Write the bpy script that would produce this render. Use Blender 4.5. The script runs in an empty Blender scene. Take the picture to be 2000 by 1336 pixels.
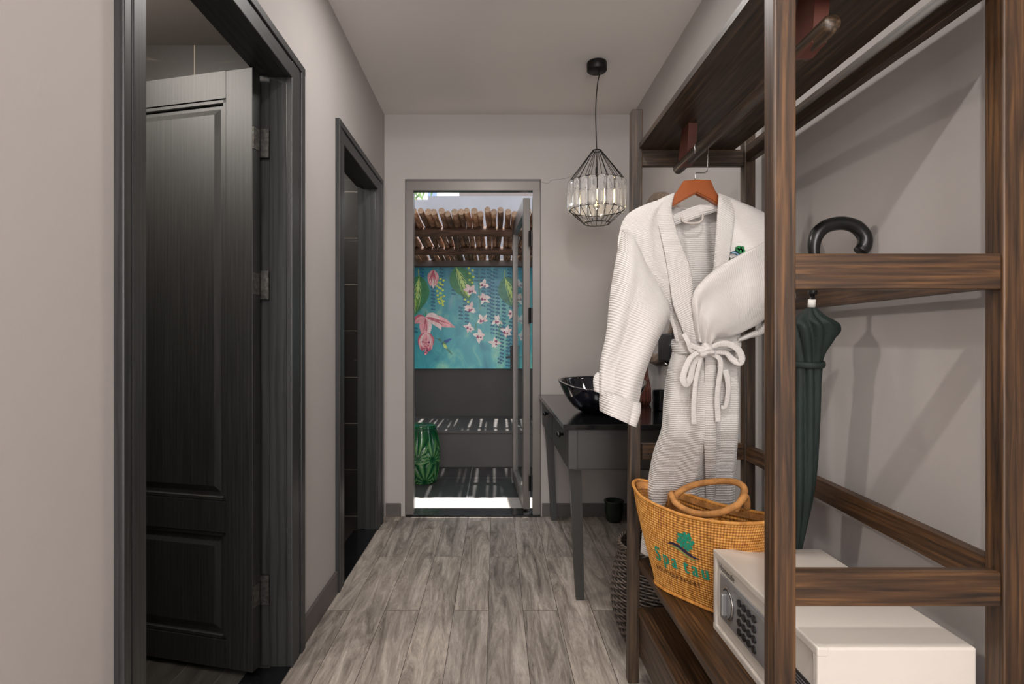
import bpy, bmesh, math, random
from mathutils import Vector, Matrix, noise
PI = math.pi
random.seed(7)
S = bpy.context.scene
COL = S.collection
# ------------------------------------------------------------------ camera
F = 1110.0; VX, VY, CH = 968.0, 668.0, 1.128
cd = bpy.data.cameras.new('camera'); cam = bpy.data.objects.new('camera', cd); COL.objects.link(cam)
cam.location = (0, 0, CH); cam.rotation_euler = (PI/2, 0, 0)
cd.sensor_width = 36; cd.lens = F*36/2000; cd.shift_x = (1000-VX)/2000; cd.clip_start = .02; cd.clip_end = 200
S.camera = cam
def W(px, py, Y):
    """a point of the room measured in the photograph at its true depth Y"""
    return Vector(((px-VX)*Y/F, Y, CH-(py-VY)*Y/F))
# ------------------------------------------------------------------ world, sun, lamps, exposure
S.view_settings.view_transform = 'Standard'; S.view_settings.look = 'None'
S.view_settings.exposure = 0.2; S.view_settings.gamma = 1; S.view_settings.use_curve_mapping = False
w = bpy.data.worlds.new('sky'); S.world = w; w.use_nodes = True
bg = w.node_tree.nodes['Background']; bg.inputs[0].default_value = (.84, .89, .97, 1); bg.inputs[1].default_value = 3.0
def light(name, kind, loc, rot, energy, color, **k):
    d = bpy.data.lights.new(name, kind); d.energy = energy; d.color = color
    for a, b in k.items(): setattr(d, a, b)
    o = bpy.data.objects.new(name, d); COL.objects.link(o); o.location = loc; o.rotation_euler = rot
    return o
sun = light('sun', 'SUN', (0, 6, 6), (0, 0, 0), 13, (1, .95, .9), angle=.012)
sun.rotation_euler = Vector((.035, .075, 1)).to_track_quat('Z', 'Y').to_euler()
light('ceiling_spot', 'SPOT', (0, -.12, 2.59), (0, 0, 0), 72, (1, .965, .93), spot_size=math.radians(177.2), spot_blend=.02, shadow_soft_size=.035)
light('rear_fill_area', 'AREA', (.1, -2.75, 1.45), (PI/2, 0, 0), 84, (1, .975, .965), shape='RECTANGLE', size=1.5, size_y=2.2)  # added soft fill from behind the camera, no window is built there
light('rear_fill_point', 'POINT', (0, -1.7, 2.35), (0, 0, 0), 40, (1, .965, .93), shadow_soft_size=.2)  # unseen point fill added in the room behind to lift the dark interior
light('corridor_fill', 'AREA', (-.05, 2.2, 2.585), (0, 0, 0), 11, (1, .965, .93), shape='DISK', size=.28)  # added low fill, lights the floor so it bounces onto the ceiling
light('bathroom_lamp', 'POINT', (-1.5, 1.45, 2.25), (0, 0, 0), 44, (1, .93, .85), shadow_soft_size=.08)
light('shower_lamp', 'POINT', (-1.45, 3.1, 2.25), (0, 0, 0), 24, (1, .95, .9), shadow_soft_size=.08)

# ------------------------------------------------------------------ materials
def lin(r, g, b):
    f = lambda c: (c/255/12.92) if c/255 <= .04045 else ((c/255+.055)/1.055)**2.4
    return (f(r), f(g), f(b), 1)
class NT:
    def __init__(s, name, rough=.6, metal=0, color=(.5, .5, .5, 1), spec=.5):
        s.m = bpy.data.materials.new(name); s.m.use_nodes = True; s.t = s.m.node_tree; s.N = s.t.nodes; s.L = s.t.links
        s.b = s.N['Principled BSDF']; s.b.inputs['Roughness'].default_value = rough; s.b.inputs['Metallic'].default_value = metal
        s.b.inputs['Base Color'].default_value = color; s.b.inputs['Specular IOR Level'].default_value = spec
    def n(s, ty, **k):
        q = s.N.new(ty)
        for a, v in k.items():
            if a in q.inputs:
                q.inputs[a].default_value = v
            else: setattr(q, a, v)
        return q
    def l(s, a, b): s.L.new(a, b)
    def coord(s, scale=(1, 1, 1), loc=(0, 0, 0), rot=(0, 0, 0), kind='Object'):
        c = s.n('ShaderNodeTexCoord'); mp = s.n('ShaderNodeMapping'); mp.inputs['Scale'].default_value = scale
        mp.inputs['Location'].default_value = loc; mp.inputs['Rotation'].default_value = rot
        s.l(c.outputs[kind], mp.inputs[0]); return mp.outputs[0]
    def noise(s, vec, scale, detail=4, rough=.55, dist=0):
        q = s.n('ShaderNodeTexNoise'); q.inputs['Scale'].default_value = scale; q.inputs['Detail'].default_value = detail
        q.inputs['Roughness'].default_value = rough; q.inputs['Distortion'].default_value = dist
        s.l(vec, q.inputs['Vector']); return q.outputs['Fac']
    def ramp(s, fac, stops):
        r = s.n('ShaderNodeValToRGB'); e = r.color_ramp.elements
        while len(e) < len(stops): e.new(.5)
        for i, (p, c) in enumerate(stops): e[i].position = p; e[i].color = c
        s.l(fac, r.inputs[0]); return r.outputs[0]
    def mix(s, fac, a, b, mode='MIX'):
        q = s.n('ShaderNodeMix', data_type='RGBA', blend_type=mode)
        for sock, v in ((q.inputs[0], fac), (q.inputs[6], a), (q.inputs[7], b)):
            if hasattr(v, 'links'): s.l(v, sock)
            else: sock.default_value = v
        return q.outputs[2]
    def math(s, op, a, b=0):
        q = s.n('ShaderNodeMath', operation=op)
        for sock, v in ((q.inputs[0], a), (q.inputs[1], b)):
            if hasattr(v, 'links'): s.l(v, sock)
            else: sock.default_value = v
        return q.outputs[0]
    def base(s, c): s.l(c, s.b.inputs['Base Color'])
    def bump(s, h, strength=.3, dist=.002):
        q = s.n('ShaderNodeBump'); q.inputs['Strength'].default_value = strength; q.inputs['Distance'].default_value = dist
        s.l(h, q.inputs['Height']); s.l(q.outputs[0], s.b.inputs['Normal'])
M = {}
def simple(name, rgb, rough=.6, metal=0, spec=.5, var=.12, nscale=8, bump=0, bscale=60):
    t = NT(name, rough, metal, lin(*rgb), spec); v = t.coord()
    c = lin(*rgb); d = tuple(x*(1-var) for x in c[:3])+(1,); e = tuple(min(1, x*(1+var)) for x in c[:3])+(1,)
    t.base(t.ramp(t.noise(v, nscale, 5), [(.3, d), (.7, e)]))
    if bump: t.bump(t.noise(v, bscale, 4), bump, .002)
    M[name] = t.m; return t.m
def wood(name, dark, mid, light_, axis, rough=.45, gs=1.0):
    """stained open-grain wood, grain running along axis"""
    t = NT(name, rough, 0); sc = [110*gs, 110*gs, 110*gs]; sc[axis] = 4.5*gs
    v = t.coord(tuple(sc)); n1 = t.noise(v, 1.0, 6, .62, .6)
    sc2 = [22, 22, 22]; sc2[axis] = 1.3; v2 = t.coord(tuple(sc2))
    wv = t.n('ShaderNodeTexWave', wave_type='RINGS', rings_direction='XYZ'[axis]); wv.inputs['Scale'].default_value = 1.5*gs
    wv.inputs['Distortion'].default_value = 7; wv.inputs['Detail'].default_value = 4; wv.inputs['Detail Scale'].default_value = .8
    t.l(v2, wv.inputs['Vector'])
    c1 = t.ramp(n1, [(.3, lin(*dark)), (.52, lin(*mid)), (.78, lin(*light_))])
    c2 = t.ramp(wv.outputs['Fac'], [(.0, (.5, .47, .45, 1)), (.3, (.92, .92, .92, 1)), (1, (1.1, 1.09, 1.07, 1))])
    t.base(t.mix(.8, c1, c2, 'MULTIPLY')); t.bump(n1, .25, .001); M[name] = t.m; return t.m
for i, a in enumerate('xyz'):
    wood('walnut_'+a, (28, 18, 10), (70, 47, 27), (112, 78, 45), i)
    wood('umber_'+a, (27, 20, 14), (66, 50, 36), (104, 83, 62), i)
wood('frame_paint_z', (36, 37, 37), (43, 44, 44), (52, 53, 53), 2, .42)
wood('frame_paint_y', (36, 37, 37), (43, 44, 44), (52, 53, 53), 1, .42)
wood('leaf_paint', (19, 19, 18), (29, 29, 27), (40, 39, 37), 2, .55)
simple('plaster', (172, 166, 163), .9, var=.03, nscale=1.6, bump=.12, bscale=120)
simple('ceiling_paint', (226, 221, 218), .92, var=.015, nscale=1.2)
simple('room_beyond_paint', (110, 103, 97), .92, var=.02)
simple('baseboard', (84, 78, 76), .45, var=.12, nscale=14)
simple('granite_black', (16, 16, 18), .12, var=.5, nscale=140)
simple('vanity_paint', (53, 52, 50), .42, var=.08, nscale=6)
simple('black_knob', (14, 14, 15), .25)
simple('black_metal', (26, 24, 23), .45, .5)
simple('chrome', (200, 198, 195), .18, 1.0, var=.1, nscale=40)
simple('worn_steel', (112, 110, 106), .35, .9, var=.45, nscale=70)
simple('alu', (108, 102, 98), .4, .35, var=.06)
simple('outdoor_grey', (76, 73, 71), .85, var=.06, nscale=3, bump=.1)
simple('concrete_light', (122, 124, 128), .9, var=.12, nscale=2.2, bump=.15)
simple('beam_paint', (98, 86, 80), .7, var=.06)
simple('hanger_wood', (150, 78, 34), .28, var=.16, nscale=9)
simple('safe_white', (204, 196, 187), .38, var=.015)
simple('safe_silver', (158, 158, 160), .3, .55, var=.04)
simple('key_black', (22, 22, 24), .4)
simple('sticker_black', (20, 18, 22), .35)
simple('print_grey', (120, 116, 120), .5)
simple('print_dark', (38, 36, 38), .5)
simple('umbrella_green', (13, 29, 25), .7, var=.15, nscale=20, bump=.2, bscale=200)
simple('umbrella_black', (15, 16, 15), .3)
simple('tag_white', (205, 202, 196), .6)
simple('robe_loop', (196, 186, 178), .85, var=.05)
simple('thread_green', (30, 122, 66), .7, var=.35, nscale=160)
simple('thread_navy', (38, 62, 92), .7)
simple('thread_sky', (150, 190, 215), .7)
simple('thread_ink', (46, 62, 40), .7)
simple('ink_teal', (20, 134, 108), .6, var=.3, nscale=220)
simple('ink_navy', (38, 32, 60), .6, var=.3, nscale=220)
simple('ink_olive', (118, 148, 88), .6, var=.2, nscale=220)
simple('ink_brown', (70, 44, 18), .6, var=.3, nscale=260)
simple('rope', (176, 122, 66), .8, var=.25, nscale=60, bump=.5, bscale=240)
simple('bag_lining', (150, 100, 48), .8, var=.2, nscale=60)
simple('wicker', (84, 72, 64), .6, var=.45, nscale=30)
simple('wicker_dark', (46, 40, 37), .7, var=.3, nscale=30)
simple('pot_green', (34, 44, 34), .25)
simple('mirror_frame', (132, 114, 100), .55, var=.2, nscale=14)
simple('ribbed_brown', (98, 52, 40), .45, var=.25, nscale=12)
simple('building_white', (246, 240, 226), .9, var=.02)
simple('building_blue', (120, 134, 160), .9, var=.04)
simple('foliage', (96, 118, 66), .7, var=.3, nscale=9)
simple('grout', (120, 116, 110), .8)
# plank floor: 1.2 m x 0.145 m boards, half offset
def planks(name, xoff, yoff, stops, tint, gap, wid=.1453, ln=1.2, rough=.5, gscale=1.0):
    t = NT(name, rough); c = t.n('ShaderNodeTexCoord'); sp = t.n('ShaderNodeSeparateXYZ'); t.l(c.outputs['Object'], sp.inputs[0])
    cb = t.n('ShaderNodeCombineXYZ'); t.l(t.math('ADD', sp.outputs[1], yoff), cb.inputs[0]); t.l(t.math('ADD', sp.outputs[0], xoff), cb.inputs[1])
    br = t.n('ShaderNodeTexBrick', offset=.5, squash=1.0); br.inputs['Scale'].default_value = 1; br.inputs['Brick Width'].default_value = ln
    br.inputs['Row Height'].default_value = wid; br.inputs['Mortar Size'].default_value = .0012; br.inputs['Mortar Smooth'].default_value = .2
    br.inputs['Color1'].default_value = (0, 0, 0, 1); br.inputs['Color2'].default_value = (1, 1, 1, 1); br.inputs['Bias'].default_value = 0
    t.l(cb.outputs[0], br.inputs['Vector'])
    # per-board shift of the grain
    sc = t.n('ShaderNodeVectorMath', operation='SCALE'); t.l(br.outputs['Color'], sc.inputs[0]); sc.inputs['Scale'].default_value = 7.3
    ad = t.n('ShaderNodeVectorMath', operation='ADD'); t.l(c.outputs['Object'], ad.inputs[0]); t.l(sc.outputs[0], ad.inputs[1])
    def grain(scale, s, d, r, dist):
        mp = t.n('ShaderNodeMapping'); mp.inputs['Scale'].default_value = scale; t.l(ad.outputs[0], mp.inputs[0]); return t.noise(mp.outputs[0], s, d, r, dist)
    g1 = grain((17*gscale, 2.0*gscale, 1), 1, 10, .78, .9); g2 = grain((120*gscale, 16*gscale, 1), 1, 6, .75, 1.2); g3 = grain((4, 2.2, 1), 1, 3, .5, .4)
    col = t.ramp(g1, stops)
    col = t.mix(.65, col, t.ramp(g2, [(.3, (.62, .6, .58, 1)), (.6, (1, 1, 1, 1)), (.8, (1.25, 1.24, 1.22, 1))]), 'MULTIPLY')
    col = t.mix(.55, col, t.ramp(g3, [(.3, (.68, .66, .64, 1)), (.65, (1.1, 1.08, 1.05, 1))]), 'MULTIPLY')
    pb = t.ramp(br.outputs['Color'], [(0, (.82, .82, .82, 1)), (1, (1.12, 1.1, 1.08, 1))])
    col = t.mix(.8, col, pb, 'MULTIPLY'); col = t.mix(1, col, tint, 'MULTIPLY')
    t.base(t.mix(br.outputs['Fac'], col, gap)); t.bump(g2, .12, .0008); M[name] = t.m
planks('floor_planks', .03, -2.387+2.4, [(.34, lin(92, 84, 78)), (.45, lin(142, 133, 125)), (.56, lin(178, 169, 160)), (.68, lin(206, 198, 190))], (1, 1, 1, 1), lin(52, 44, 38))
planks('bath_planks', .06, .2, [(.3, lin(40, 38, 36)), (.6, lin(68, 66, 62)), (.8, lin(90, 88, 84))], (1, 1, 1, 1), lin(96, 92, 86))
def tiles(name, xo, zo, wx, hz, c0, c1, gap, mort=.0022):
    t = NT(name, .35); c = t.n('ShaderNodeTexCoord'); sp = t.n('ShaderNodeSeparateXYZ'); t.l(c.outputs['Object'], sp.inputs[0])
    cb = t.n('ShaderNodeCombineXYZ'); t.l(t.math('ADD', t.math('ADD', sp.outputs[0], sp.outputs[1]), xo), cb.inputs[0]); t.l(t.math('ADD', sp.outputs[2], zo), cb.inputs[1])
    br = t.n('ShaderNodeTexBrick', offset=0.0); br.inputs['Scale'].default_value = 1; br.inputs['Brick Width'].default_value = wx
    br.inputs['Row Height'].default_value = hz; br.inputs['Mortar Size'].default_value = mort; t.l(cb.outputs[0], br.inputs['Vector'])
    v = t.coord((3, 3, 26)); g = t.noise(v, 1, 7, .65, 1.4)
    t.base(t.mix(br.outputs['Fac'], t.ramp(g, [(.35, lin(*c0)), (.62, lin(*c0)), (.8, lin(*c1))]), lin(*gap))); M[name] = t.m
tiles('charcoal_tile', .1, 0, .6, .3, (38, 35, 32), (92, 86, 76), (120, 112, 100))
def courtyard_floor():
    t = NT('courtyard_tile', .45); v = t.coord()
    br = t.n('ShaderNodeTexBrick', offset=0.0); br.inputs['Scale'].default_value = 1; br.inputs['Brick Width'].default_value = .8; br.inputs['Row Height'].default_value = .8
    br.inputs['Mortar Size'].default_value = .004; mp = t.coord(loc=(.21, .06, 0)); t.l(mp, br.inputs['Vector'])
    t.base(t.mix(br.outputs['Fac'], t.ramp(t.noise(v, 5, 6), [(.3, lin(42, 40, 40)), (.7, lin(56, 54, 52))]), lin(110, 108, 104))); M['courtyard_tile'] = t.m
courtyard_floor()
simple('sun_patch_stone', (150, 143, 137), .7, var=.08, nscale=9)  # paler floor colour, paints in the brightness of the sun patch
# woven cotton: ribs across the cloth length (uv v in metres)
def cloth(name, rgb, freq=.0058, strength=.55):
    t = NT(name, .88, 0, lin(*rgb), .2)
    c = t.n('ShaderNodeTexCoord'); sp = t.n('ShaderNodeSeparateXYZ'); t.l(c.outputs['UV'], sp.inputs[0])
    wv = t.math('SINE', t.math('MULTIPLY', sp.outputs[1], 2*PI/freq))
    wu = t.math('SINE', t.math('MULTIPLY', sp.outputs[0], 2*PI/.004))
    h = t.math('ADD', wv, t.math('MULTIPLY', wu, .25))
    a = lin(*rgb); b = tuple(x*.9 for x in a[:3])+(1,)
    t.base(t.mix(t.ramp(wv, [(0, (1, 1, 1, 1)), (.5, (0, 0, 0, 1))]), a, b))
    t.bump(h, strength, .0012); t.b.inputs['Sheen Weight'].default_value = .15; M[name] = t.m
cloth('terry', (214, 209, 205)); cloth('terry_smooth', (216, 211, 207), .0045, .25)
def straw():
    t = NT('straw', .62); c = t.n('ShaderNodeTexCoord'); sp = t.n('ShaderNodeSeparateXYZ'); t.l(c.outputs['UV'], sp.inputs[0])
    p = .015
    a = t.math('SINE', t.math('MULTIPLY', t.math('ADD', sp.outputs[0], sp.outputs[1]), 2*PI/p)); b = t.math('SINE', t.math('MULTIPLY', t.math('SUBTRACT', sp.outputs[0], sp.outputs[1]), 2*PI/p))
    h = t.math('MULTIPLY', a, b); n = t.noise(t.coord(), 60, 4)
    col = t.ramp(t.math('ADD', t.math('MULTIPLY', h, .35), n), [(.15, lin(132, 82, 30)), (.5, lin(190, 128, 54)), (.85, lin(222, 166, 88))])
    t.base(col); t.bump(h, .6, .0015); M['straw'] = t.m
straw()
def emissive(name, col, st):
    t = NT(name); t.b.inputs['Emission Color'].default_value = col; t.b.inputs['Emission Strength'].default_value = st; M[name] = t.m
emissive('filament', (1, .72, .25, 1), 14)
def glass(name, col, rough=0.0, ior=1.45):
    t = NT(name, rough, 0, col); t.b.inputs['Transmission Weight'].default_value = 1; t.b.inputs['IOR'].default_value = ior; M[name] = t.m
glass('crystal', (1, .99, .98, 1), .06, 1.42); M['crystal'].node_tree.nodes['Principled BSDF'].inputs['Transmission Weight'].default_value = .86; glass('bulb_glass', (1, .97, .92, 1), 0, 1.2); glass('pane_glass', (.86, .9, .9, 1), 0, 1.05)
t = NT('mirror_glass', .02, 1, (.85, .85, .85, 1)); v = t.coord(); t.base(t.ramp(t.noise(v, 3, 2), [(0, (.8, .8, .8, 1)), (1, (.9, .9, .9, 1))])); M['mirror_glass'] = t.m
# bark of the pergola poles
t = NT('bark', .85); v = t.coord((30, 7, 30)); n1 = t.noise(v, 1, 6, .7); oi = t.n('ShaderNodeObjectInfo')
t.base(t.mix(oi.outputs['Random'], t.ramp(n1, [(.3, lin(96, 66, 46)), (.5, lin(176, 126, 92)), (.7, lin(222, 186, 152))]), t.ramp(n1, [(.3, lin(52, 42, 36)), (.55, lin(108, 80, 60)), (.75, lin(168, 142, 122))])))
t.bump(n1, .7, .006); M['bark'] = t.m
simple('pole_end', (150, 126, 104), .8, var=.35, nscale=60)
wood('beam_log', (52, 38, 30), (92, 66, 50), (126, 94, 72), 0, .8)
# glazed stool
t = NT('green_glaze', .12, 0); at = t.n('ShaderNodeAttribute', attribute_name='relief')
t.base(t.ramp(at.outputs['Fac'], [(0, lin(6, 44, 28)), (.6, lin(20, 78, 42)), (1, lin(88, 126, 76))])); M['green_glaze'] = t.m
# black stone basin
t = NT('basin_stone', .08, 0); v = t.coord(); t.base(t.ramp(t.noise(v, 14, 6), [(.45, lin(12, 13, 18)), (.68, lin(34, 34, 42)), (.8, lin(96, 84, 74))])); M['basin_stone'] = t.m
t = NT('basin_rim', .4, 0); t.base(t.ramp(t.noise(t.coord(), 30, 4), [(.3, lin(92, 88, 84)), (.7, lin(120, 114, 108))])); M['basin_rim'] = t.m

# ------------------------------------------------------------------ builders
def thing(name, label, cat, loc=(0, 0, 0), group=None):
    o = bpy.data.objects.new(name, None); COL.objects.link(o); o.location = loc; o['label'] = label; o['category'] = cat
    o.empty_display_size = .1
    if group: o['group'] = group
    return o
def world_of(o):
    m = Matrix.Translation(o.location)@o.rotation_euler.to_matrix().to_4x4()
    return (world_of(o.parent)@o.matrix_parent_inverse@m) if o.parent else m
def obj(name, bm, mat, parent=None, smooth=False, label=None):
    me = bpy.data.meshes.new(name); bm.to_mesh(me); bm.free()
    for m_ in (mat if isinstance(mat, (list, tuple)) else [mat]): me.materials.append(M[m_] if isinstance(m_, str) else m_)
    if smooth:
        for p in me.polygons: p.use_smooth = True
    o = bpy.data.objects.new(name, me); COL.objects.link(o)
    if parent:
        o.parent = parent; o.matrix_parent_inverse = world_of(parent).inverted()
    if label: o['label'] = label
    return o
def tag(o, label, cat, group=None):
    o['label'] = label; o['category'] = cat
    if group: o['group'] = group
    return o
def struct(name, bm, mat, smooth=False):
    o = obj(name, bm, mat, None, smooth); o['kind'] = 'structure'; return o
def NB(): return bmesh.new()
def box(bm, x0, x1, y0, y1, z0, z1, bev=0, seg=1, mi=0):
    vs = [bm.verts.new((x, y, z)) for x in (x0, x1) for y in (y0, y1) for z in (z0, z1)]
    fs = [bm.faces.new([vs[i] for i in f]) for f in ((0, 1, 3, 2), (4, 6, 7, 5), (0, 4, 5, 1), (2, 3, 7, 6), (0, 2, 6, 4), (1, 5, 7, 3))]
    for f in fs: f.material_index = mi
    if bev:
        es = list({e for f in fs for e in f.edges}); bmesh.ops.bevel(bm, geom=es, offset=bev, segments=seg, affect='EDGES', profile=.5)
    return bm
def bx(*a, **k): return box(NB(), *a, **k)
def hexa(bm, bot, top):
    """eight-corner block from a bottom and a top quad"""
    a = [bm.verts.new(p) for p in bot]; b = [bm.verts.new(p) for p in top]
    bm.faces.new(a[::-1]); bm.faces.new(b)
    for i in range(4): bm.faces.new((a[i], a[(i+1) % 4], b[(i+1) % 4], b[i]))
    return bm
def frame_of(tan, up=Vector((0, 0, 1))):
    t_ = tan.normalized()
    if abs(t_.dot(up)) > .98: up = Vector((0, 1, 0))
    a = t_.cross(up).normalized(); return a, a.cross(t_).normalized()
def tube(bm, pts, r, n=10, closed=False, caps=True, ry=None, mi=0, up=Vector((0, 0, 1))):
    pts = [Vector(p) for p in pts]; rs = r if isinstance(r, (list, tuple)) else [r]*len(pts); rings = []
    pa = None
    for i, p in enumerate(pts):
        if closed: tn = pts[(i+1) % len(pts)]-pts[i-1]
        else: tn = pts[min(i+1, len(pts)-1)]-pts[max(i-1, 0)]
        if pa is None: a, b = frame_of(tn, up)
        else:
            tt = tn.normalized(); a = (pa-tt*pa.dot(tt)).normalized(); b = a.cross(tt).normalized()
        pa = a; r2 = rs[i]*(ry if ry else 1)
        rings.append([bm.verts.new(p+a*math.cos(2*PI*k/n)*rs[i]+b*math.sin(2*PI*k/n)*r2) for k in range(n)])
    m_ = len(rings)
    for i in range(m_ if closed else m_-1):
        A, B = rings[i], rings[(i+1) % m_]
        for k in range(n): bm.faces.new((A[k], A[(k+1) % n], B[(k+1) % n], B[k])).material_index = mi
    if caps and not closed: bm.faces.new(rings[0][::-1]).material_index = mi; bm.faces.new(rings[-1]).material_index = mi
    return bm
def lathe(bm, prof, c=(0, 0, 0), n=32, mi=0):
    c = Vector(c); rings = []
    for r, z in prof:
        rings.append([bm.verts.new(c+Vector((r*math.cos(2*PI*k/n), r*math.sin(2*PI*k/n), z))) for k in range(n)] if r > 1e-6 else [bm.verts.new(c+Vector((0, 0, z)))])
    for A, B in zip(rings, rings[1:]):
        for k in range(n):
            k2 = (k+1) % n
            if len(A) == 1 and len(B) == 1: continue
            if len(A) == 1: f = bm.faces.new((A[0], B[k2], B[k]))
            elif len(B) == 1: f = bm.faces.new((A[k], A[k2], B[0]))
            else: f = bm.faces.new((A[k], A[k2], B[k2], B[k]))
            f.material_index = mi
    return bm
def prism(bm, outline, off, mi=0):
    """outline of 3-D points extruded by the vector off"""
    a = [bm.verts.new(p) for p in outline]; b = [bm.verts.new(Vector(p)+Vector(off)) for p in outline]
    bm.faces.new(a).material_index = mi; bm.faces.new(b[::-1]).material_index = mi; n = len(a)
    for i in range(n): bm.faces.new((a[i], b[i], b[(i+1) % n], a[(i+1) % n])).material_index = mi
    return bm
def cat(pts, t):
    """Catmull-Rom through pts, t in 0..1"""
    n = len(pts)-1; x = min(max(t, 0), 1)*n; i = min(int(x), n-1); f = x-i
    p0, p1, p2, p3 = (Vector(pts[max(i-1, 0)]), Vector(pts[i]), Vector(pts[i+1]), Vector(pts[min(i+2, n)]))
    return .5*((2*p1)+(-p0+p2)*f+(2*p0-5*p1+4*p2-p3)*f*f+(-p0+3*p1-3*p2+p3)*f*f*f)
def smooth_path(pts, n): return [cat(pts, i/(n-1)) for i in range(n)]
def text_mesh(s, size):
    cu = bpy.data.curves.new('t', 'FONT'); cu.body = s; cu.size = size; cu.fill_mode = 'FRONT'
    o = bpy.data.objects.new('t', cu); COL.objects.link(o); dg = bpy.context.evaluated_depsgraph_get(); dg.update()
    me = bpy.data.meshes.new_from_object(o.evaluated_get(dg)); bm = NB(); bm.from_mesh(me)
    bpy.data.objects.remove(o); bpy.data.meshes.remove(me); bpy.data.curves.remove(cu)
    return bm

# ------------------------------------------------------------------ the shell
XL, XR, YF, H = -.72, .889, 3.68, 2.6
def wall_left():
    bm = NB(); T = .1
    holes = [(1.10, 2.03, 2.09), (2.61, 3.46, 2.09)]
    y = -3.0
    for a, b, z in holes:
        box(bm, XL-T, XL, y, a, 0, H); box(bm, XL-T, XL, a, b, z, H); y = b
    box(bm, XL-T, XL, y, YF, 0, H); return bm
struct('wall_left', wall_left(), 'plaster')
struct('wall_right', bx(XR, XR+.1, -3, YF, 0, H), 'plaster')
bm = NB(); box(bm, XL-.1, -.58, YF, YF+.14, 0, H); box(bm, .288, XR+.1, YF, YF+.14, 0, H); box(bm, -.58, .288, YF, YF+.14, 2.172, H)
struct('wall_far', bm, 'plaster')
struct('wall_behind', bx(XL-.1, XR+.1, -3.1, -3, 0, H), 'plaster')
struct('floor', bx(XL, XR, -3, YF, -.05, 0), 'floor_planks')
struct('ceiling', bx(XL-.1, XR+.1, -3, YF+.14, H, H+.1), 'ceiling_paint')
struct('baseboard_left', bx(XL, XL+.012, 2.105, 2.55, 0, .1, bev=.002), 'baseboard')
struct('baseboard_near_left', bx(XL, XL+.012, -3, 1.06, 0, .1, bev=.002), 'baseboard')
struct('baseboard_far_left', bx(XL+.01, -.612, YF-.012, YF, 0, .085, bev=.002), 'baseboard')
struct('baseboard_far_right', bx(.3, XR-.014, YF-.012, YF, 0, .085, bev=.002), 'baseboard')
struct('baseboard_right', bx(XR-.012, XR, -3, YF, 0, .1, bev=.002), 'baseboard')
# crack in the plaster over the far door
cr = [(1058, 356), (1070, 358), (1078, 352), (1096, 350), (1112, 346), (1124, 338), (1132, 331)]
bm = tube(NB(), smooth_path([W(a, b, YF-.0002) for a, b in cr], 40), .0011, 4)
struct('trim_plaster_crack', bm, 'grout')
# bathrooms behind the left wall
struct('wall_bathroom_partition', bx(-2.6, XL-.1, 2.34, 2.46, -.05, H), 'charcoal_tile')
struct('wall_bathroom_left', bx(-2.7, -2.6, .2, YF+.1, -.05, H), 'charcoal_tile')
struct('wall_bathroom_near', bx(-2.6, XL-.1, .2, .3, -.05, H), 'charcoal_tile')
struct('wall_shower_far', bx(-2.6, XL-.1, YF, YF+.1, -.05, H), 'charcoal_tile')
struct('floor_bathroom', bx(-2.6, XL, .3, 2.40, -.05, -.002), 'bath_planks')
struct('floor_shower', bx(-2.6, XL, 2.40, YF+.05, -.05, -.01), 'charcoal_tile')
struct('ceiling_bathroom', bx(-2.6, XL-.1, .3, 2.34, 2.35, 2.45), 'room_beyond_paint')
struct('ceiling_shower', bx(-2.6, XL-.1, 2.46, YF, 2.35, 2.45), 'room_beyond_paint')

# ------------------------------------------------------------------ door casings
def casing(name, yo0, yi0, yi1, yo1, zi, zo, label):
    """opening yi0..yi1, outer casing yo0..yo1"""
    r = thing(name, label, 'door', (XL, (yi0+yi1)/2, 0)); r['kind'] = 'structure'
    xf = XL+.02
    bm = NB()
    for (a, b, s) in ((yo0, yi0, 1), (yi1, yo1, -1)):
        inner, outer = (b, a) if s == 1 else (a, b)
        e = outer+(inner-outer)*.30
        box(bm, XL-.005, xf, min(outer, e), max(outer, e), 0, zo-.001, bev=.003, seg=2)
        e2 = outer+(inner-outer)*.42
        box(bm, XL-.005, xf-.006, min(e, e2), max(e, e2), 0, zo-.02, bev=.001)
        box(bm, XL-.005, xf-.003, min(e2, inner), max(e2, inner), 0, zo-.03, bev=.003, seg=2)
    obj('casing', bm, 'frame_paint_z', r)
    bm = NB(); zh = zo-zi
    box(bm, XL-.0052, xf+.0006, yo0-.0006, yo1+.0006, zo-zh*.32, zo, bev=.003, seg=2)
    box(bm, XL-.005, xf-.0062, yo0+.02, yo1-.02, zo-zh*.42, zo-zh*.3)
    box(bm, XL-.005, xf-.0028, yi0-.03, yi1+.03, zi, zo-zh*.4, bev=.003, seg=2)
    obj('casing_head', bm, 'frame_paint_y', r)
    bm = NB()
    for (y, s) in ((yi0, 1), (yi1, -1)):     # jambs with a stop step towards the room beyond
        hw = .06
        box(bm, XL-.062, XL-.004, min(y, y-s*hw), max(y, y-s*hw), 0, zi+.05, bev=.001)
        box(bm, XL-.112, XL-.062, min(y-s*.016, y-s*hw), max(y-s*.016, y-s*hw), 0, zi+.05, bev=.001)
    obj('jamb', bm, 'frame_paint_z', r)
    bm = NB(); box(bm, XL-.062, XL-.004, yi0, yi1, zi, zi+.05); box(bm, XL-.112, XL-.062, yi0-.01, yi1+.01, zi+.016, zi+.05)
    obj('jamb_head', bm, 'frame_paint_y', r)
    bm = NB(); box(bm, XL-.058, XL+.012, yi0, yi1, -.03, .006, bev=.001); box(bm, XL-.13, XL-.06, yi0, yi1, -.03, .001, bev=.001)
    obj('threshold', bm, 'granite_black', r)
    return r
d1 = casing('door_1', 1.071, 1.146, 1.965, 2.092, 2.043, 2.132, 'near dark grey wooden door frame with panelled leaf standing ajar')
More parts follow.
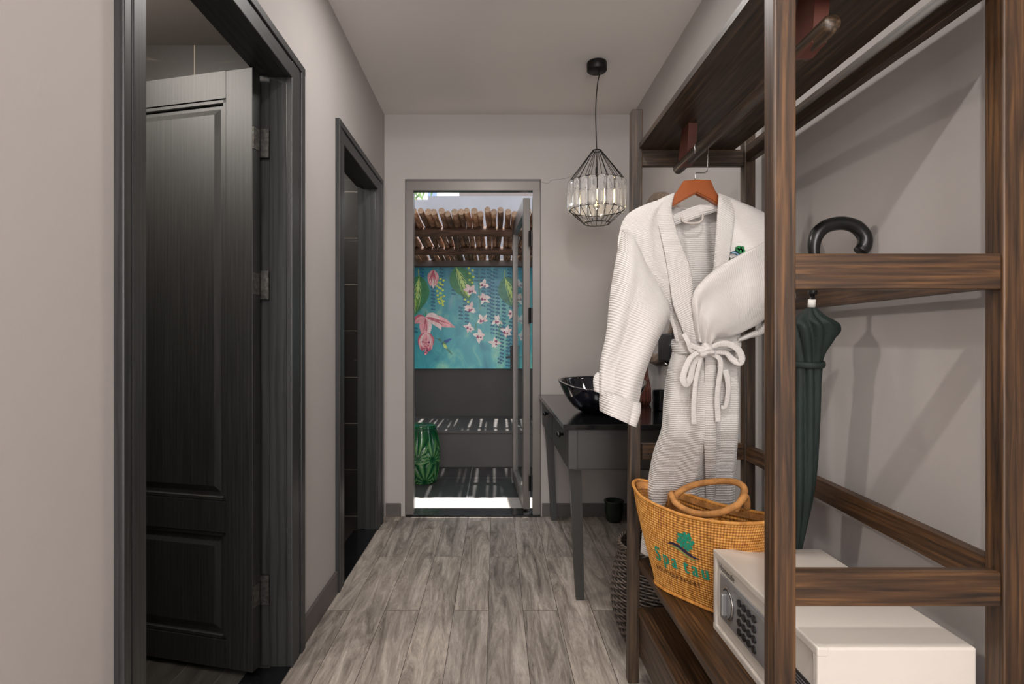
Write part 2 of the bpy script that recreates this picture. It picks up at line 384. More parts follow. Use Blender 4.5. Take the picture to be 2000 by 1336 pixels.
d2 = casing('door_2', 2.553, 2.643, 3.404, 3.548, 2.043, 2.136, 'far dark grey wooden door frame onto charcoal tiled shower room')
# hinged leaf of the near door: u runs from hinge edge into the bathroom, w is thickness
ux = Vector((-.97, .243, 0)); wx_ = Vector((.243, .97, 0)); L0 = Vector((-.815, 1.905, 0))
def leafpt(u, wd, z): return L0+ux*u+wx_*wd+Vector((0, 0, z))
def lbox(bm, u0, u1, w0, w1, z0, z1, bev=0):
    n0 = len(bm.verts); t2 = NB(); box(t2, u0, u1, w0, w1, z0, z1, bev)
    for v_ in t2.verts: v_.co = leafpt(v_.co.x, v_.co.y, v_.co.z)
    bmesh.ops.reverse_faces(t2, faces=t2.faces[:]); me = bpy.data.meshes.new('x'); t2.to_mesh(me); t2.free(); bm.from_mesh(me); bpy.data.meshes.remove(me)
def leaf():
    LW, T, Z0, Z1 = .79, .04, .019, 2.05
    bm = NB()
    lbox(bm, 0, .105, 0, T, Z0, Z1, .0015); lbox(bm, LW-.105, LW, 0, T, Z0, Z1, .0015)
    for a, b in ((Z0, .113), (.479, .584), (1.957, Z1)): lbox(bm, .105, LW-.105, 0, T, a, b)
    lf = obj('door_leaf', bm, 'leaf_paint', d1)
    for a, b in ((.113, .479), (.584, 1.957)):
        bm = NB(); u0, u1 = .105, LW-.105
        lbox(bm, u0+.001, u1-.001, .014, T-.014, a+.001, b-.001)
        for (p, q, r_, s_) in ((u0, u0+.016, a, b), (u1-.016, u1, a, b), (u0, u1, a, a+.016), (u0, u1, b-.016, b)): lbox(bm, p, q, .004, T-.004, r_, s_, .003)
        # raised field with sloped border
        o_ = [leafpt(x, .0141, z) for x, z in ((u0+.03, a+.03), (u1-.03, a+.03), (u1-.03, b-.03), (u0+.03, b-.03))]
        i_ = [leafpt(x, .005, z) for x, z in ((u0+.05, a+.05), (u1-.05, a+.05), (u1-.05, b-.05), (u0+.05, b-.05))]
        A = [bm.verts.new(p) for p in o_]; B = [bm.verts.new(p) for p in i_]; bm.faces.new(B)
        for k in range(4): bm.faces.new((A[k], A[(k+1) % 4], B[(k+1) % 4], B[k]))
        obj('panel', bm, 'leaf_paint', lf)
leaf()
for zc in (1.815, 1.325, .27):
    bm = NB(); yj = 1.965
    box(bm, XL-.106, XL-.064, yj-.0025, yj+.0005+.014, zc-.05, zc+.05, bev=.0008)
    tube(bm, [(XL-.107, yj-.01, zc-.054), (XL-.107, yj-.01, zc+.054)], .006, 10)
    for dz in (-.018, .018): tube(bm, [(XL-.107, yj-.01, zc+dz-.001), (XL-.107, yj-.01, zc+dz+.001)], .0068, 10)
    for dz in (-.034, 0, .034): tube(bm, [(XL-.078, yj-.004, zc+dz), (XL-.078, yj, zc+dz)], .004, 8)
    lbox(bm, -.0016, .002, .002, .034, zc-.036, zc+.036)
    obj('hinge', bm, 'worn_steel', d1)

# ------------------------------------------------------------------ far door with metal frame and glazed leaf
r = thing('door_3', 'grey metal framed door opening onto the sunny courtyard', 'door', (-.15, YF, 0)); r['kind'] = 'structure'
bm = NB()
for a, b in ((-.578, -.532), (.24, .286)):
    box(bm, a, b, YF-.006, YF+.05, .012, 2.12); 
box(bm, -.579, .287, YF-.0065, YF+.051, 2.107, 2.169, bev=.002)
box(bm, -.536, .244, YF+.02, YF+.05, 2.1195, 2.13)
obj('frame', bm, 'alu', r)
bm = NB()
box(bm, -.586, -.578, YF-.003, YF+.002, 0, 2.172); box(bm, .286, .294, YF-.003, YF+.002, 0, 2.172); box(bm, -.586, .294, YF-.003, YF+.002, 2.168, 2.182)
obj('plaster_reveal', bm, 'baseboard', r)
obj('threshold', bx(-.58, .288, YF-.02, YF+.14, -.02, .012, bev=.002), 'granite_black', r)
def yleaf(bm, x0, x1, y0, y1, z0, z1, bev=0):
    t2 = NB(); box(t2, x0, x1, y0, y1, z0, z1, bev); R_ = Matrix.Rotation(math.radians(3.4), 4, 'Z'); p = Vector((.228, 3.76, 0))
    for v_ in t2.verts: v_.co = p+(R_@v_.co)
    me = bpy.data.meshes.new('x'); t2.to_mesh(me); t2.free(); bm.from_mesh(me); bpy.data.meshes.remove(me)
bm = NB()
yleaf(bm, -.045, 0, 0, .055, .022, 2.08, .002); yleaf(bm, -.045, 0, .765, .82, .022, 2.08, .002)
for a, b in ((.022, .11), (1.98, 2.08)): yleaf(bm, -.045, 0, .055, .765, a, b)
lf = obj('door_leaf', bm, 'alu', r)
bm = NB(); yleaf(bm, -.026, -.019, .05, .77, .105, 1.985); obj('glass_pane', bm, 'pane_glass', lf)
bm = NB(); yleaf(bm, -.064, -.045, .78, .80, .9, 1.1, .002); yleaf(bm, -.09, -.06, .785, .797, 1.0, 1.014); yleaf(bm, -.1, -.09, .7, .797, 1.0, 1.014); obj('handle', bm, 'black_metal', lf)
for z in (1.80, 1.30, .21):
    bm = NB(); box(bm, .214, .24, YF+.012, YF+.02, z-.05, z+.05, bev=.001)
    tube(bm, [(.222, YF+.012, z-.05), (.222, YF+.012, z+.05)], .008, 8)
    for k in range(3): tube(bm, [(.233, YF+.008, z-.03+.03*k), (.233, YF+.012, z-.03+.03*k)], .004, 6)
    obj('hinge', bm, 'black_metal', r)

# ------------------------------------------------------------------ courtyard
struct('floor_courtyard', bx(-2.6, 2.0, YF+.14, 6.3, -.08, -.005), 'courtyard_tile')
struct('floor_courtyard_sun_patch', bx(-2.4, 1.8, YF+.141, 4.12, -.02, .0), 'sun_patch_stone')  # light strip laid where the sun falls, sunlight put into its colour
struct('wall_courtyard_back', bx(-2.6, 2.0, 6.13, 6.3, 0, 1.945), 'outdoor_grey')
struct('wall_courtyard_boundary', bx(-.82, 2.6, 6.9, 7.1, 0, 2.90), 'concrete_light')
struct('wall_courtyard_boundary_low', bx(-3.2, -.82, 6.9, 7.1, 0, 2.856), 'concrete_light')
struct('wall_courtyard_left', bx(-2.6, -2.5, YF+.14, 6.9, 0, 2.2), 'outdoor_grey')
struct('wall_courtyard_right', bx(1.7, 1.8, YF+.14, 6.9, 0, 2.2), 'outdoor_grey')
bm = NB(); box(bm, -2.3, 1.7, 5.13, 6.12, -.005, .30, bev=.004); box(bm, -2.3, 1.7, 5.12, 6.12, .3, .33, bev=.004)
tag(obj('bench', bm, 'outdoor_grey'), 'low dark grey built-in bench below the painted mural', 'bench')
# pergola of round poles
pg = thing('pergola', 'rustic pergola of bark covered poles above the courtyard bench', 'pergola', (-.3, 5.2, 2.0))
x = -1.62; pole0 = None
protos = []
for k in range(5):
    bm = NB(); n_ = 9; rr = .0245+.002*((k*7) % 3-1)
    pts = [Vector((.004*math.sin(i*.9+k), i*(1.95/8), .006*math.cos(i*1.3+k))) for i in range(9)]
    tube(bm, pts, [rr*(1+.1*math.sin(i*2.1+k*3)) for i in range(9)], 12, caps=False)
    bmesh.ops.contextual_create
    e0 = [v_ for v_ in bm.verts if v_.co.y < .02 and v_.index >= -1][:12]
    bm.faces.new(e0[::-1]).material_index = 1
    me = bpy.data.meshes.new('roof_pole'); bm.to_mesh(me); bm.free(); me.materials.append(M['bark']); me.materials.append(M['pole_end'])
    for p in me.polygons: p.use_smooth = len(p.vertices) == 4
    protos.append(me)
i = 0
while x < 1.55:
    o = bpy.data.objects.new('roof_pole', protos[random.randrange(5)]); COL.objects.link(o); o.parent = pg
    zz = 2.105+random.uniform(-.006, .014); yy = 4.30+random.uniform(-.05, .05)
    o.location = Vector((x, yy, zz))-Vector(pg.location); o.rotation_euler = (math.radians(-3.2+random.uniform(-.3, .3)), random.uniform(0, 0.0), math.radians(random.uniform(-.5, .5)))
    x += random.choice((.047, .048, .049, .0495, .0505, .055)); i += 1
for y, z, r_ in ((4.68, 2.035, .04), (5.4, 1.995, .04)):
    bm = tube(NB(), [(-1.7+3.3*k/16, y+.01*math.sin(k), z+.006*math.cos(k*1.7)) for k in range(17)], [r_*(1+.07*math.sin(k*1.9)) for k in range(17)], 12)
    obj('cross_beam', bm, 'beam_log', pg, True)
obj('wall_beam', bx(-1.7, 1.6, 6.03, 6.13, 1.935, 2.0, bev=.003), 'beam_paint', pg)
# buildings and leaves over the wall
bd = thing('building', 'cream white house seen above the far courtyard wall', 'building', (-2, 14, 0))
obj('wall', bx(-4.6, -.87, 14, 17, 0, 6), 'building_white', bd)
obj('shutter', bx(-1.66, -1.45, 13.93, 14.0, 4.2, 5.5), 'building_blue', bd, label='bluish grey shutter')
obj('side_wing', bx(-.87, 2.5, 13.6, 17, 0, 6), 'beam_paint', bd, label='taupe side wing')
bm = NB()
for k in range(46):
    a = random.uniform(-1.0, 1.0); c = Vector((-1.42+random.uniform(-.25, .28), 10.2+random.uniform(-.2, .2), 3.66+random.uniform(-.2, .35)))
    d_ = Vector((math.sin(a), random.uniform(-.2, .2), math.cos(a)*random.choice((1, -.6)))).normalized()*random.uniform(.16, .3); s_ = Vector((d_.z, 0, -d_.x)).normalized()*.022
    q = [c, c+d_*.4+s_, c+d_, c+d_*.4-s_]; bm.faces.new([bm.verts.new(p) for p in q])
tr = thing('shrub', 'olive green leafy treetop poking above the courtyard wall', 'plant', (-1.42, 10.2, 0))
o = obj('foliage', bm, 'foliage', tr); md = o.modifiers.new('s', 'SOLIDIFY'); md.thickness = .003
obj('trunk', tube(NB(), [(-1.42, 10.2, 0), (-1.47, 10.2, 2), (-1.42, 10.2, 3.7)], [.06, .05, .02], 8), 'bark', tr)

# mural
def mural():
    t = NT('mural_ground', .35); v = t.coord(); n1 = t.noise(t.coord((1.4, 1, 1)), 3.2, 5, .6, .8); n2 = t.noise(t.coord((5, 1, 1.2)), 2.2, 4)
    a = t.ramp(n1, [(.25, lin(34, 128, 150)), (.48, lin(70, 172, 178)), (.6, lin(128, 202, 182)), (.75, lin(184, 220, 176))])
    sp = t.n('ShaderNodeSeparateXYZ'); c = t.n('ShaderNodeTexCoord'); t.l(c.outputs['Object'], sp.inputs[0])
    low = t.ramp(t.math('MULTIPLY', t.math('SUBTRACT', sp.outputs[2], .84), .92), [(0, (1, 1, 1, 1)), (.55, (.55, .55, .55, 1)), (1, (0, 0, 0, 1))])
    b = t.ramp(n2, [(.3, lin(24, 112, 138)), (.6, lin(52, 146, 160)), (.8, lin(130, 152, 180))])
    t.base(t.mix(low, b, a)); M['mural_ground'] = t.m
    cols = dict(leaf=(52, 128, 78), leafd=(70, 128, 104), vein=(186, 212, 120), lime=(196, 218, 84), pink=(244, 170, 174), pinkd=(206, 100, 116), pinkl=(252, 212, 208), white=(240, 222, 214), teal=(18, 98, 128), mag=(148, 50, 100), blue=(36, 74, 150), stem=(80, 140, 80), grass=(96, 150, 60))
    names = ['mural_ground']; idx = {}
    for k, c_ in cols.items():
        simple('mural_'+k, c_, .4, var=.25, nscale=26); idx[k] = len(names); names.append('mural_'+k)
    bm = NB(); Y = 6.10; cnt = [0]
    box(bm, -2.2, 1.5, Y, 6.129, .842, 1.93)
    def P(px, py): return W(px, py, Y)
    def poly(pts, c_):
        cnt[0] += 1; yy = Y-.0004-cnt[0]*.000012
        f = bm.faces.new([bm.verts.new((p[0], yy, p[1])) for p in pts]); f.material_index = idx[c_]
    def petal(x, y, ang, ln, wd, c_, n=10, bend=0):
        """petal in photo-measured units from its root"""
        L_, R_ = [], []
        for i in range(n+1):
            q = i/n; a = ang+bend*q; cx = x+math.cos(a)*ln*q; cy = y+math.sin(a)*ln*q; wv = wd*math.sin(PI*q**.8)*.5
            L_.append((cx-math.sin(a)*wv, cy+math.cos(a)*wv)); R_.append((cx+math.sin(a)*wv, cy-math.cos(a)*wv))
        pts = L_+R_[::-1][1:-1]; pts = [((p[0]-VX)*Y/F, CH-(p[1]-VY)*Y/F) for p in pts]; poly(pts, c_)
    def line(x0, y0, x1, y1, wd, c_): petal(x0, y0, math.atan2(y1-y0, x1-x0), math.hypot(x1-x0, y1-y0), wd, c_, 6)
    def dot(x, y, r_, c_): poly([((x+r_*math.cos(2*PI*k/8)-VX)*Y/F, CH-(y+r_*.9*math.sin(2*PI*k/8)-VY)*Y/F) for k in range(8)], c_)
    rn = random.Random(3)
    D = math.radians
    # trailing strings of teal leaves
    for x0, y0, y1 in ((846, 575, 606), (862, 524, 560), (886, 524, 580), (912, 600, 640), (930, 526, 548), (944, 526, 600), (955, 526, 620), (962, 530, 650), (972, 560, 660), (984, 560, 640), (995, 526, 545), (998, 600, 690), (980, 640, 705), (938, 540, 560), (968, 526, 545), (824, 524, 560), (846, 540, 606), (900, 600, 625), (812, 640, 650), (908, 560, 600), (976, 700, 712), (992, 650, 715)):
        y = y0
        while y < y1:
            petal(x0, y, D(160), 5, 4, 'teal', 6); petal(x0, y+1, D(20), 5, 4, 'teal', 6); y += 7
        line(x0, y0, x0, y1, .8, 'teal')
    # big leaves
    def bigleaf(x, y, ang, ln, wd, c_):
        petal(x, y, ang, ln, wd, c_, 18); petal(x, y, ang, ln*.95, wd*.12, 'vein', 8)
        for q in (.12, .25, .38, .5, .62, .75):
            for s_ in (-1, 1): petal(x+math.cos(ang)*ln*q, y+math.sin(ang)*ln*q, ang+s_*.62, wd*.46*math.sin(PI*min(1, (q+.15)))+4, 1.5, 'vein', 6, -s_*.3)
    bigleaf(819, 538, D(96), 78, 46, 'leaf'); bigleaf(890, 520, D(68), 72, 46, 'leaf'); bigleaf(985, 540, D(68), 72, 46, 'leafd')
    bigleaf(812, 580, D(100), 32, 16, 'grass'); line(817, 524, 819, 545, 1.6, 'vein'); line(986, 526, 986, 545, 1.4, 'vein')
    # lime strings
    for pts in ((( 864, 545), (861, 560), (864, 580), (862, 596)), ((919, 524), (921, 545), (914, 565), (911, 590)), ((857, 552), (858, 575), (861, 592)),):
        for i in range(12):
            p = cat([Vector((a, b, 0)) for a, b in pts], i/11)
            dot(p.x+(3.4 if i % 2 else -3.4), p.y, 2.5, 'lime')
    # tulip, large pink blossoms
    line(846, 522, 846, 530, 1.4, 'stem')
    for a, ln, wd, c_ in ((100, 33, 17, 'pink'), (80, 33, 17, 'pink'), (90, 37, 13, 'pinkl'), (98, 30, 3, 'pinkd'), (84, 30, 3, 'pinkd'), (108, 27, 3, 'pinkd'), (74, 26, 3, 'pinkd')): petal(846, 527, D(a), ln, wd, c_)
    line(831, 606, 832, 624, 1.8, 'stem')
    for a, ln, wd, c_, b_ in ((12, 62, 20, 'pink', .12), (-12, 40, 22, 'pinkl', .9), (165, 26, 16, 'pinkd', .1), (158, 26, 12, 'pink', -.1), (100, 36, 18, 'pink', 0), (78, 36, 18, 'pinkl', 0), (90, 36, 12, 'pink', 0), (8, 54, 3, 'pinkd', .15), (18, 40, 2.4, 'pinkd', .1), (-5, 40, 3, 'pinkd', .6), (96, 32, 2.4, 'pinkd', 0), (84, 32, 2.4, 'pinkd', 0)): petal(831, 620, D(a), ln, wd, c_, 12, b_)
    for s_ in (-1, 1):
        petal(832, 650, D(90+s_*38), 38, 18, 'pinkd', 12, -s_*.5); petal(832, 650, D(90+s_*46), 36, 8, 'pink', 12, -s_*.5); petal(832, 650, D(90+s_*26), 36, 7, 'pink', 12, -s_*.35)
        petal(832, 650, D(90+s_*58), 30, 4, 'pinkl', 12, -s_*.8)
    for i in range(24): dot(832+rn.uniform(-1, 1)*(8-i*.28), 664+i*1.2, 2.4, rn.choice(('pinkd', 'mag', 'pink')))
    # orchids
    for x, y, s_, a0 in ((920, 566, 1.15, 20), (945, 556, 1, 60), (945, 582, 1.1, 40), (919, 602, 1.15, 10), (942, 624, 1.1, 30), (917, 640, 1, 70), (937, 656, 1.15, 50), (971, 626, 1, 20), (967, 670, 1.1, 200), (989, 648, 1.1, 60), (1000, 614, 1, 100)):
        for k in range(5): petal(x, y, D(a0+k*72+rn.uniform(-20, 20)), rn.uniform(9, 14)*s_, rn.uniform(5, 7.5)*s_, rn.choice(('white', 'white', 'pinkl')), 10, rn.uniform(-.5, .5))
        for k in range(5): petal(x, y, D(a0+k*72), 9*s_, 1.2, 'pinkl')
        petal(x, y, D(a0+100), 7*s_, 5*s_, 'mag'); dot(x, y, 2.4*s_, 'pinkl'); dot(x+2, y+3, 1.8*s_, 'mag')
    for a in ((935, 524, 938, 615), (930, 628, 930, 650), (980, 620, 972, 665)): line(*a, 1.3, 'stem')
    # hummingbird
    petal(862, 672, D(-28), 24, 6, 'blue'); petal(864, 668, D(35), 10, 7, 'leafd'); petal(866, 671, D(55), 14, 6, 'vein'); petal(872, 680, D(48), 18, 3.4, 'leafd'); petal(856, 661, D(40), 10, 5, 'leafd'); line(850, 660, 858, 664, 1, 'teal')
    bmesh.ops.recalc_face_normals(bm, faces=[f for f in bm.faces if f.material_index == 0])
    for f in bm.faces:
        if f.material_index:
            f.normal_update()
            if f.normal.y > 0: f.normal_flip()
    tag(obj('mural', bm, names), 'turquoise mural of pink blossoms, orchids and hanging leaves on courtyard wall', 'mural')
mural()
# ceramic stool
def stool():
    st = thing('garden_stool', 'green glazed ceramic stool with leaf relief in the courtyard', 'stool', (-.607, 4.62, -.005))
    bm = NB(); lay = bm.verts.layers.float.new('relief'); n, m_ = 180, 90; rings = []
    prof = [(.115, 0), (.125, .02), (.142, .08), (.152, .17), (.153, .25), (.146, .34), (.128, .42), (.118, .452), (.110, .462), (.06, .468), (.0, .468)]
    anchors = [(a, z) for a, z in ((-1.2, .02), (-2.0, .0), (-.4, .0), (.5, .02), (1.5, .0), (2.6, .0), (-1.6, .22), (-.8, .2), (.1, .22), (1.0, .2), (2.0, .22), (3.0, .2))]
    for j in range(m_+1):
        q = j/m_; p = cat([Vector((a, b, 0)) for a, b in prof], q); r0, z = max(p.x, 0), p.y; ring = []
        for k in range(n):
            th = 2*PI*k/n-PI; best = 0; 
            if z < .43:
                bd_, ba = 9, None
                for a, az in anchors:
                    da = (th-a+PI) % (2*PI)-PI; dx, dz = da*.15, z-az
                    d2 = math.hypot(dx, dz)
                    if dz > -.03 and d2 < bd_: bd_, ba = d2, math.atan2(dx, dz+.001)
                if bd_ < .24: best = abs(math.sin(ba*6))**.8*min(1, bd_/.03)*(1-(bd_/.24)**3)
            rr = r0+.006*best if z < .46 else r0
            v_ = bm.verts.new((-.607+rr*math.cos(th), 4.62+rr*math.sin(th), z-.005)); v_[lay] = best if z < .43 else .45; ring.append(v_)
        rings.append(ring)
    for A, B in zip(rings, rings[1:]):
        for k in range(n): bm.faces.new((A[k], A[(k+1) % n], B[(k+1) % n], B[k]))
    bmesh.ops.remove_doubles(bm, verts=bm.verts[:], dist=1e-5)
    obj('body', bm, 'green_glaze', st, True)
    obj('rim_band', tube(NB(), [(-.607+.121*math.cos(a*PI/24), 4.62+.121*math.sin(a*PI/24), .432) for a in range(48)], .006, 8, True), 'green_glaze', st, True)
stool()

# ------------------------------------------------------------------ vanity with stone basin
va = thing('vanity_table', 'dark grey vanity table with black granite top below round mirror', 'vanity', (.6, 3.0, 0))
obj('granite_top', bx(.278, XR-.002, 2.323, YF-.016, .768, .79, bev=.002), 'granite_black', va)
bm = NB(); box(bm, .32, .874, 2.355, 2.38, .6, .768, bev=.002); box(bm, .32, .874, 3.63, 3.655, .6, .768); box(bm, .33, .35, 2.38, 3.63, .6, .768); box(bm, .32, .874, 2.36, 3.65, .595, .605); box(bm, .3, .34, 2.95, 2.99, .6, .768)
box(bm, .3, .34, 2.352, 2.39, .6, .768, bev=.002); box(bm, .3, .34, 3.62, 3.655, .6, .768)
obj('apron', bm, 'vanity_paint', va)
for a, b, yk in ((2.394, 2.946, 2.5), (2.994, 3.616, 3.22)):
    f = obj('drawer', bx(.298, .33, a, b, .604, .762, bev=.002), 'vanity_paint', va)
    bm = NB(); tube(bm, [(.298, yk, .722), (.288, yk, .722), (.283, yk, .722), (.272, yk, .722), (.268, yk, .722)], [.006, .006, .013, .014, .009], 14); obj('knob', bm, 'black_knob', f, True)
for yb, yt in ((2.48, 2.43), (3.585, 3.62)):
    for xb, xt, w_ in ((.352, .315, .036), (.84, .84, .036)):
        bm = NB(); hexa(bm, [(xb, yb, 0), (xb+w_, yb, 0), (xb+w_, yb+.036, 0), (xb, yb+.036, 0)], [(xt, yt-.012, .6), (xt+.05 if xt < .5 else xt+.036, yt-.012, .6), (xt+.05 if xt < .5 else xt+.036, yt+.036, .6), (xt, yt+.036, .6)])
        obj('leg', bm, 'vanity_paint', va)
def basin():
    bs = thing('wash_basin', 'polished black stone vessel basin with pointed ends on vanity top', 'basin', (.515, 2.75, .79))
    n, m_ = 72, 16; bm = NB(); cx, cy = .515, 2.76
    def pt(th, q, inset):
        # q 0 at foot .. 1 at rim
        r_ = .38+.62*(q**.6); c_, s_ = math.cos(th), math.sin(th)
        ax = (.212-inset)*(abs(c_)**.86)*(1 if c_ > 0 else -1); ay = (.24-inset)*(abs(s_)**1.12)*(1 if s_ > 0 else -1)
        zr = .14+.018*s_+.014*abs(c_)**3
        z = (inset*.9 if inset else 0)+(zr-(inset*.9 if inset else 0))*q**1.25
        return Vector((cx+ax*r_, cy+ay*r_, .79+z))
    out = [[bm.verts.new(pt(2*PI*k/n, j/m_, 0)) for k in range(n)] for j in range(m_+1)]
    inn = [[bm.verts.new(pt(2*PI*k/n, 1-j/m_, .014)) for k in range(n)] for j in range(m_+1)]
    rg = out+inn
    for j, (A, B) in enumerate(zip(rg, rg[1:])):
        for k in range(n): bm.faces.new((A[k], A[(k+1) % n], B[(k+1) % n], B[k])).material_index = 1 if j == m_ else 0
    bm.faces.new(out[0][::-1]); bm.faces.new(inn[-1])
    o = obj('bowl', bm, ['basin_stone', 'basin_rim'], bs, True); 
    obj('drain', lathe(NB(), [(.0, .024), (.02, .024), (.022, .02), (.022, .015), (0, .015)], (cx, cy, .79), 20), 'chrome', bs, True)
basin()
mr = thing('round_mirror', 'round mirror in weathered wooden ring frame on right wall', 'mirror', (.87, 3.03, 1.51))
bm = NB(); N_ = 72
def ringx(bm, prof, cy, cz, n=72):
    rs = [[bm.verts.new((x_, cy+r_*math.cos(2*PI*k/n), cz+r_*math.sin(2*PI*k/n))) for k in range(n)] for x_, r_ in prof]
    for i in range(len(rs)):
        A, B = rs[i], rs[(i+1) % len(rs)]
        for k in range(n): bm.faces.new((A[k], A[(k+1) % n], B[(k+1) % n], B[k]))
ringx(bm, [(.886, .46), (.852, .46), (.846, .45), (.846, .425), (.852, .415), (.886, .415)], 3.1, 1.47); bmesh.ops.recalc_face_normals(bm, faces=bm.faces[:])
obj('frame', bm, 'mirror_frame', mr)
bm = NB(); vs = [bm.verts.new((.868, 3.1+.42*math.cos(2*PI*k/72), 1.47+.42*math.sin(2*PI*k/72))) for k in range(72)]; f = bm.faces.new(vs); e_ = bmesh.ops.extrude_face_region(bm, geom=[f])
bmesh.ops.translate(bm, verts=[g for g in e_['geom'] if isinstance(g, bmesh.types.BMVert)], vec=(.006, 0, 0)); bmesh.ops.recalc_face_normals(bm, faces=bm.faces[:])
obj('mirror_glass', bm, 'mirror_glass', mr)
# small things on the vanity, glimpsed between sleeve and robe
v_ = thing('ribbed_vase', 'tall reddish brown ribbed vase at the back of vanity', 'vase', (.795, 3.08, .79))
bm = NB(); rg = []
prof = [(.034, 0), (.045, .02), (.043, .09), (.03, .16), (.024, .22), (.026, .30), (.03, .31), (.024, .305), (.018, .2)]
for r_, z in prof: rg.append([bm.verts.new((.795+r_*(1+.06*(1 if k % 4 < 2 else -1))*math.cos(2*PI*k/64), 3.08+r_*(1+.06*(1 if k % 4 < 2 else -1))*math.sin(2*PI*k/64), .79+z)) for k in range(64)])
for A, B in zip(rg, rg[1:]):
    for k in range(64): bm.faces.new((A[k], A[(k+1) % 64], B[(k+1) % 64], B[k]))
bm.faces.new(rg[0][::-1]); obj('body', bm, 'ribbed_brown', v_)
obj('neck_band', tube(NB(), [(.795+.027*math.cos(a*PI/12), 3.08+.027*math.sin(a*PI/12), 1.04) for a in range(24)], .003, 6, True), 'ribbed_brown', v_, True)
bm = lathe(NB(), [(0, 0), (.036, 0), (.04, .005), (.041, .1), (.038, .1), (.035, .01), (0, .008)], (.815, 2.80, .79), 28)
tag(obj('tumbler', bm, 'granite_black', smooth=False), 'black tumbler on the vanity top beside the white robe', 'tumbler')
wd = thing('wall_dispenser', 'black speckled pouch hanging on right wall above the tumbler', 'pouch', (.86, 2.82, 1.1))
t = NT('speckle', .5); t.base(t.ramp(t.noise(t.coord((90, 90, 30)), 1, 4, .7), [(.5, lin(18, 18, 20)), (.66, lin(26, 26, 28)), (.72, lin(130, 128, 124))])); M['speckle'] = t.m
obj('pouch', bx(.835, .884, 2.72, 2.93, 1.03, 1.17, bev=.012, seg=3), 'speckle', wd, True)
obj('nozzle', tube(NB(), [(.86, 2.85, 1.03), (.855, 2.85, 1.005)], .01, 10), 'chrome', wd, True)
pt_ = thing('small_pot', 'small dark green glazed pot on floor under the vanity', 'pot', (.745, 3.57, 0))
bm = lathe(NB(), [(0, 0), (.042, 0), (.052, .02), (.058, .07), (.056, .115), (.062, .125), (.062, .13), (.05, .13), (.048, .03), (0, .025)], (.745, 3.58, 0), 36); obj('body', bm, 'pot_green', pt_, True)
obj('rim', tube(NB(), [(.745+.058*math.cos(a*PI/16), 3.58+.058*math.sin(a*PI/16), .128) for a in range(32)], .005, 8, True), 'pot_green', pt_, True)

# ------------------------------------------------------------------ pendant lamp
PX, PY = .533, 2.993
pl = thing('pendant_lamp', 'black wire pendant lamp with crystal band hanging above the vanity', 'pendant lamp', (PX, PY, H))
obj('ceiling_canopy', lathe(NB(), [(0, 2.6), (.05, 2.6), (.052, 2.595), (.052, 2.557), (.047, 2.552), (0, 2.552)], (PX, PY, 0), 36), 'black_metal', pl, True)
bm = tube(NB(), smooth_path([(PX+.012, PY, 2.555), (PX+.012, PY, 2.53), (PX+.004, PY, 2.49), (PX-.004, PY, 2.4), (PX-.006, PY, 2.3), (PX, PY, 2.141)], 40), .0028, 8); obj('cord', bm, 'black_metal', pl, True)
NW = 20
def ringpts(r_, z, n=60): return [(PX+r_*math.cos(2*PI*k/n), PY+r_*math.sin(2*PI*k/n), z) for k in range(n)]
bm = NB()
for r_, z, w_ in ((.022, 2.135, .003), (.148, 1.968, .0022), (.141, 1.822, .0026), (.068, 1.752, .0026)): tube(bm, ringpts(r_, z), w_, 6, True)
for k in range(NW):
    a = 2*PI*(k+.5)/NW; P_ = lambda r_, z: (PX+r_*math.cos(a), PY+r_*math.sin(a), z)
    tube(bm, [P_(.021, 2.137), P_(.150, 1.968)], .0016, 5); tube(bm, [P_(.150, 1.968), P_(.143, 1.822)], .0011, 5); tube(bm, [P_(.143, 1.822), P_(.068, 1.752)], .0016, 5)
obj('wire_cage', bm, 'black_metal', pl)
cm = None
for k in range(NW):
    a = 2*PI*k/NW
    if cm is None:
        bm = NB(); h = .152; wx, dx = .021, .0065
        ring = lambda z, s_: [bm.verts.new((x_*s_, y_*s_, z)) for x_, y_ in ((dx, -wx*.5), (dx, wx*.5), (0, wx), (-dx, wx*.5), (-dx, -wx*.5), (0, -wx))]
        R_ = [ring(h/2, .5), ring(h/2-.015, 1), ring(-h/2+.015, 1), ring(-h/2, .5)]
        for A, B in zip(R_, R_[1:]):
            for i in range(6): bm.faces.new((A[i], A[(i+1) % 6], B[(i+1) % 6], B[i]))
        bm.faces.new(R_[0]); bm.faces.new(R_[-1][::-1]); bmesh.ops.recalc_face_normals(bm, faces=bm.faces[:])
        cm = bpy.data.meshes.new('crystal'); bm.to_mesh(cm); bm.free(); cm.materials.append(M['crystal'])
    o = bpy.data.objects.new('crystal', cm); COL.objects.link(o); o.parent = pl; o.location = (.150*math.cos(a), .150*math.sin(a), 1.893-H); o.rotation_euler = (0, 0, a)
obj('socket', lathe(NB(), [(0, 2.05), (.004, 2.05), (.006, 2.04), (.006, 1.99), (.02, 1.985), (.02, 1.962), (.013, 1.95), (0, 1.95)], (PX-.002, PY, 0), 20), 'black_metal', pl, True)
bl = obj('bulb', lathe(NB(), [(0, 1.95), (.013, 1.948), (.02, 1.93), (.024, 1.9), (.022, 1.86), (.014, 1.832), (0, 1.825)], (PX-.002, PY, 0), 20), 'bulb_glass', pl, True)
bm = NB()
for a in range(4): tube(bm, [(PX-.002+.007*math.cos(a*PI/2), PY+.007*math.sin(a*PI/2), 1.845), (PX-.002+.004*math.cos(a*PI/2), PY+.004*math.sin(a*PI/2), 1.935)], .0013, 5)
obj('filament', bm, 'filament', bl)
light('pendant_glow', 'POINT', (PX, PY, 1.80), (0, 0, 0), 1.2, (1, .8, .55), shadow_soft_size=.02)

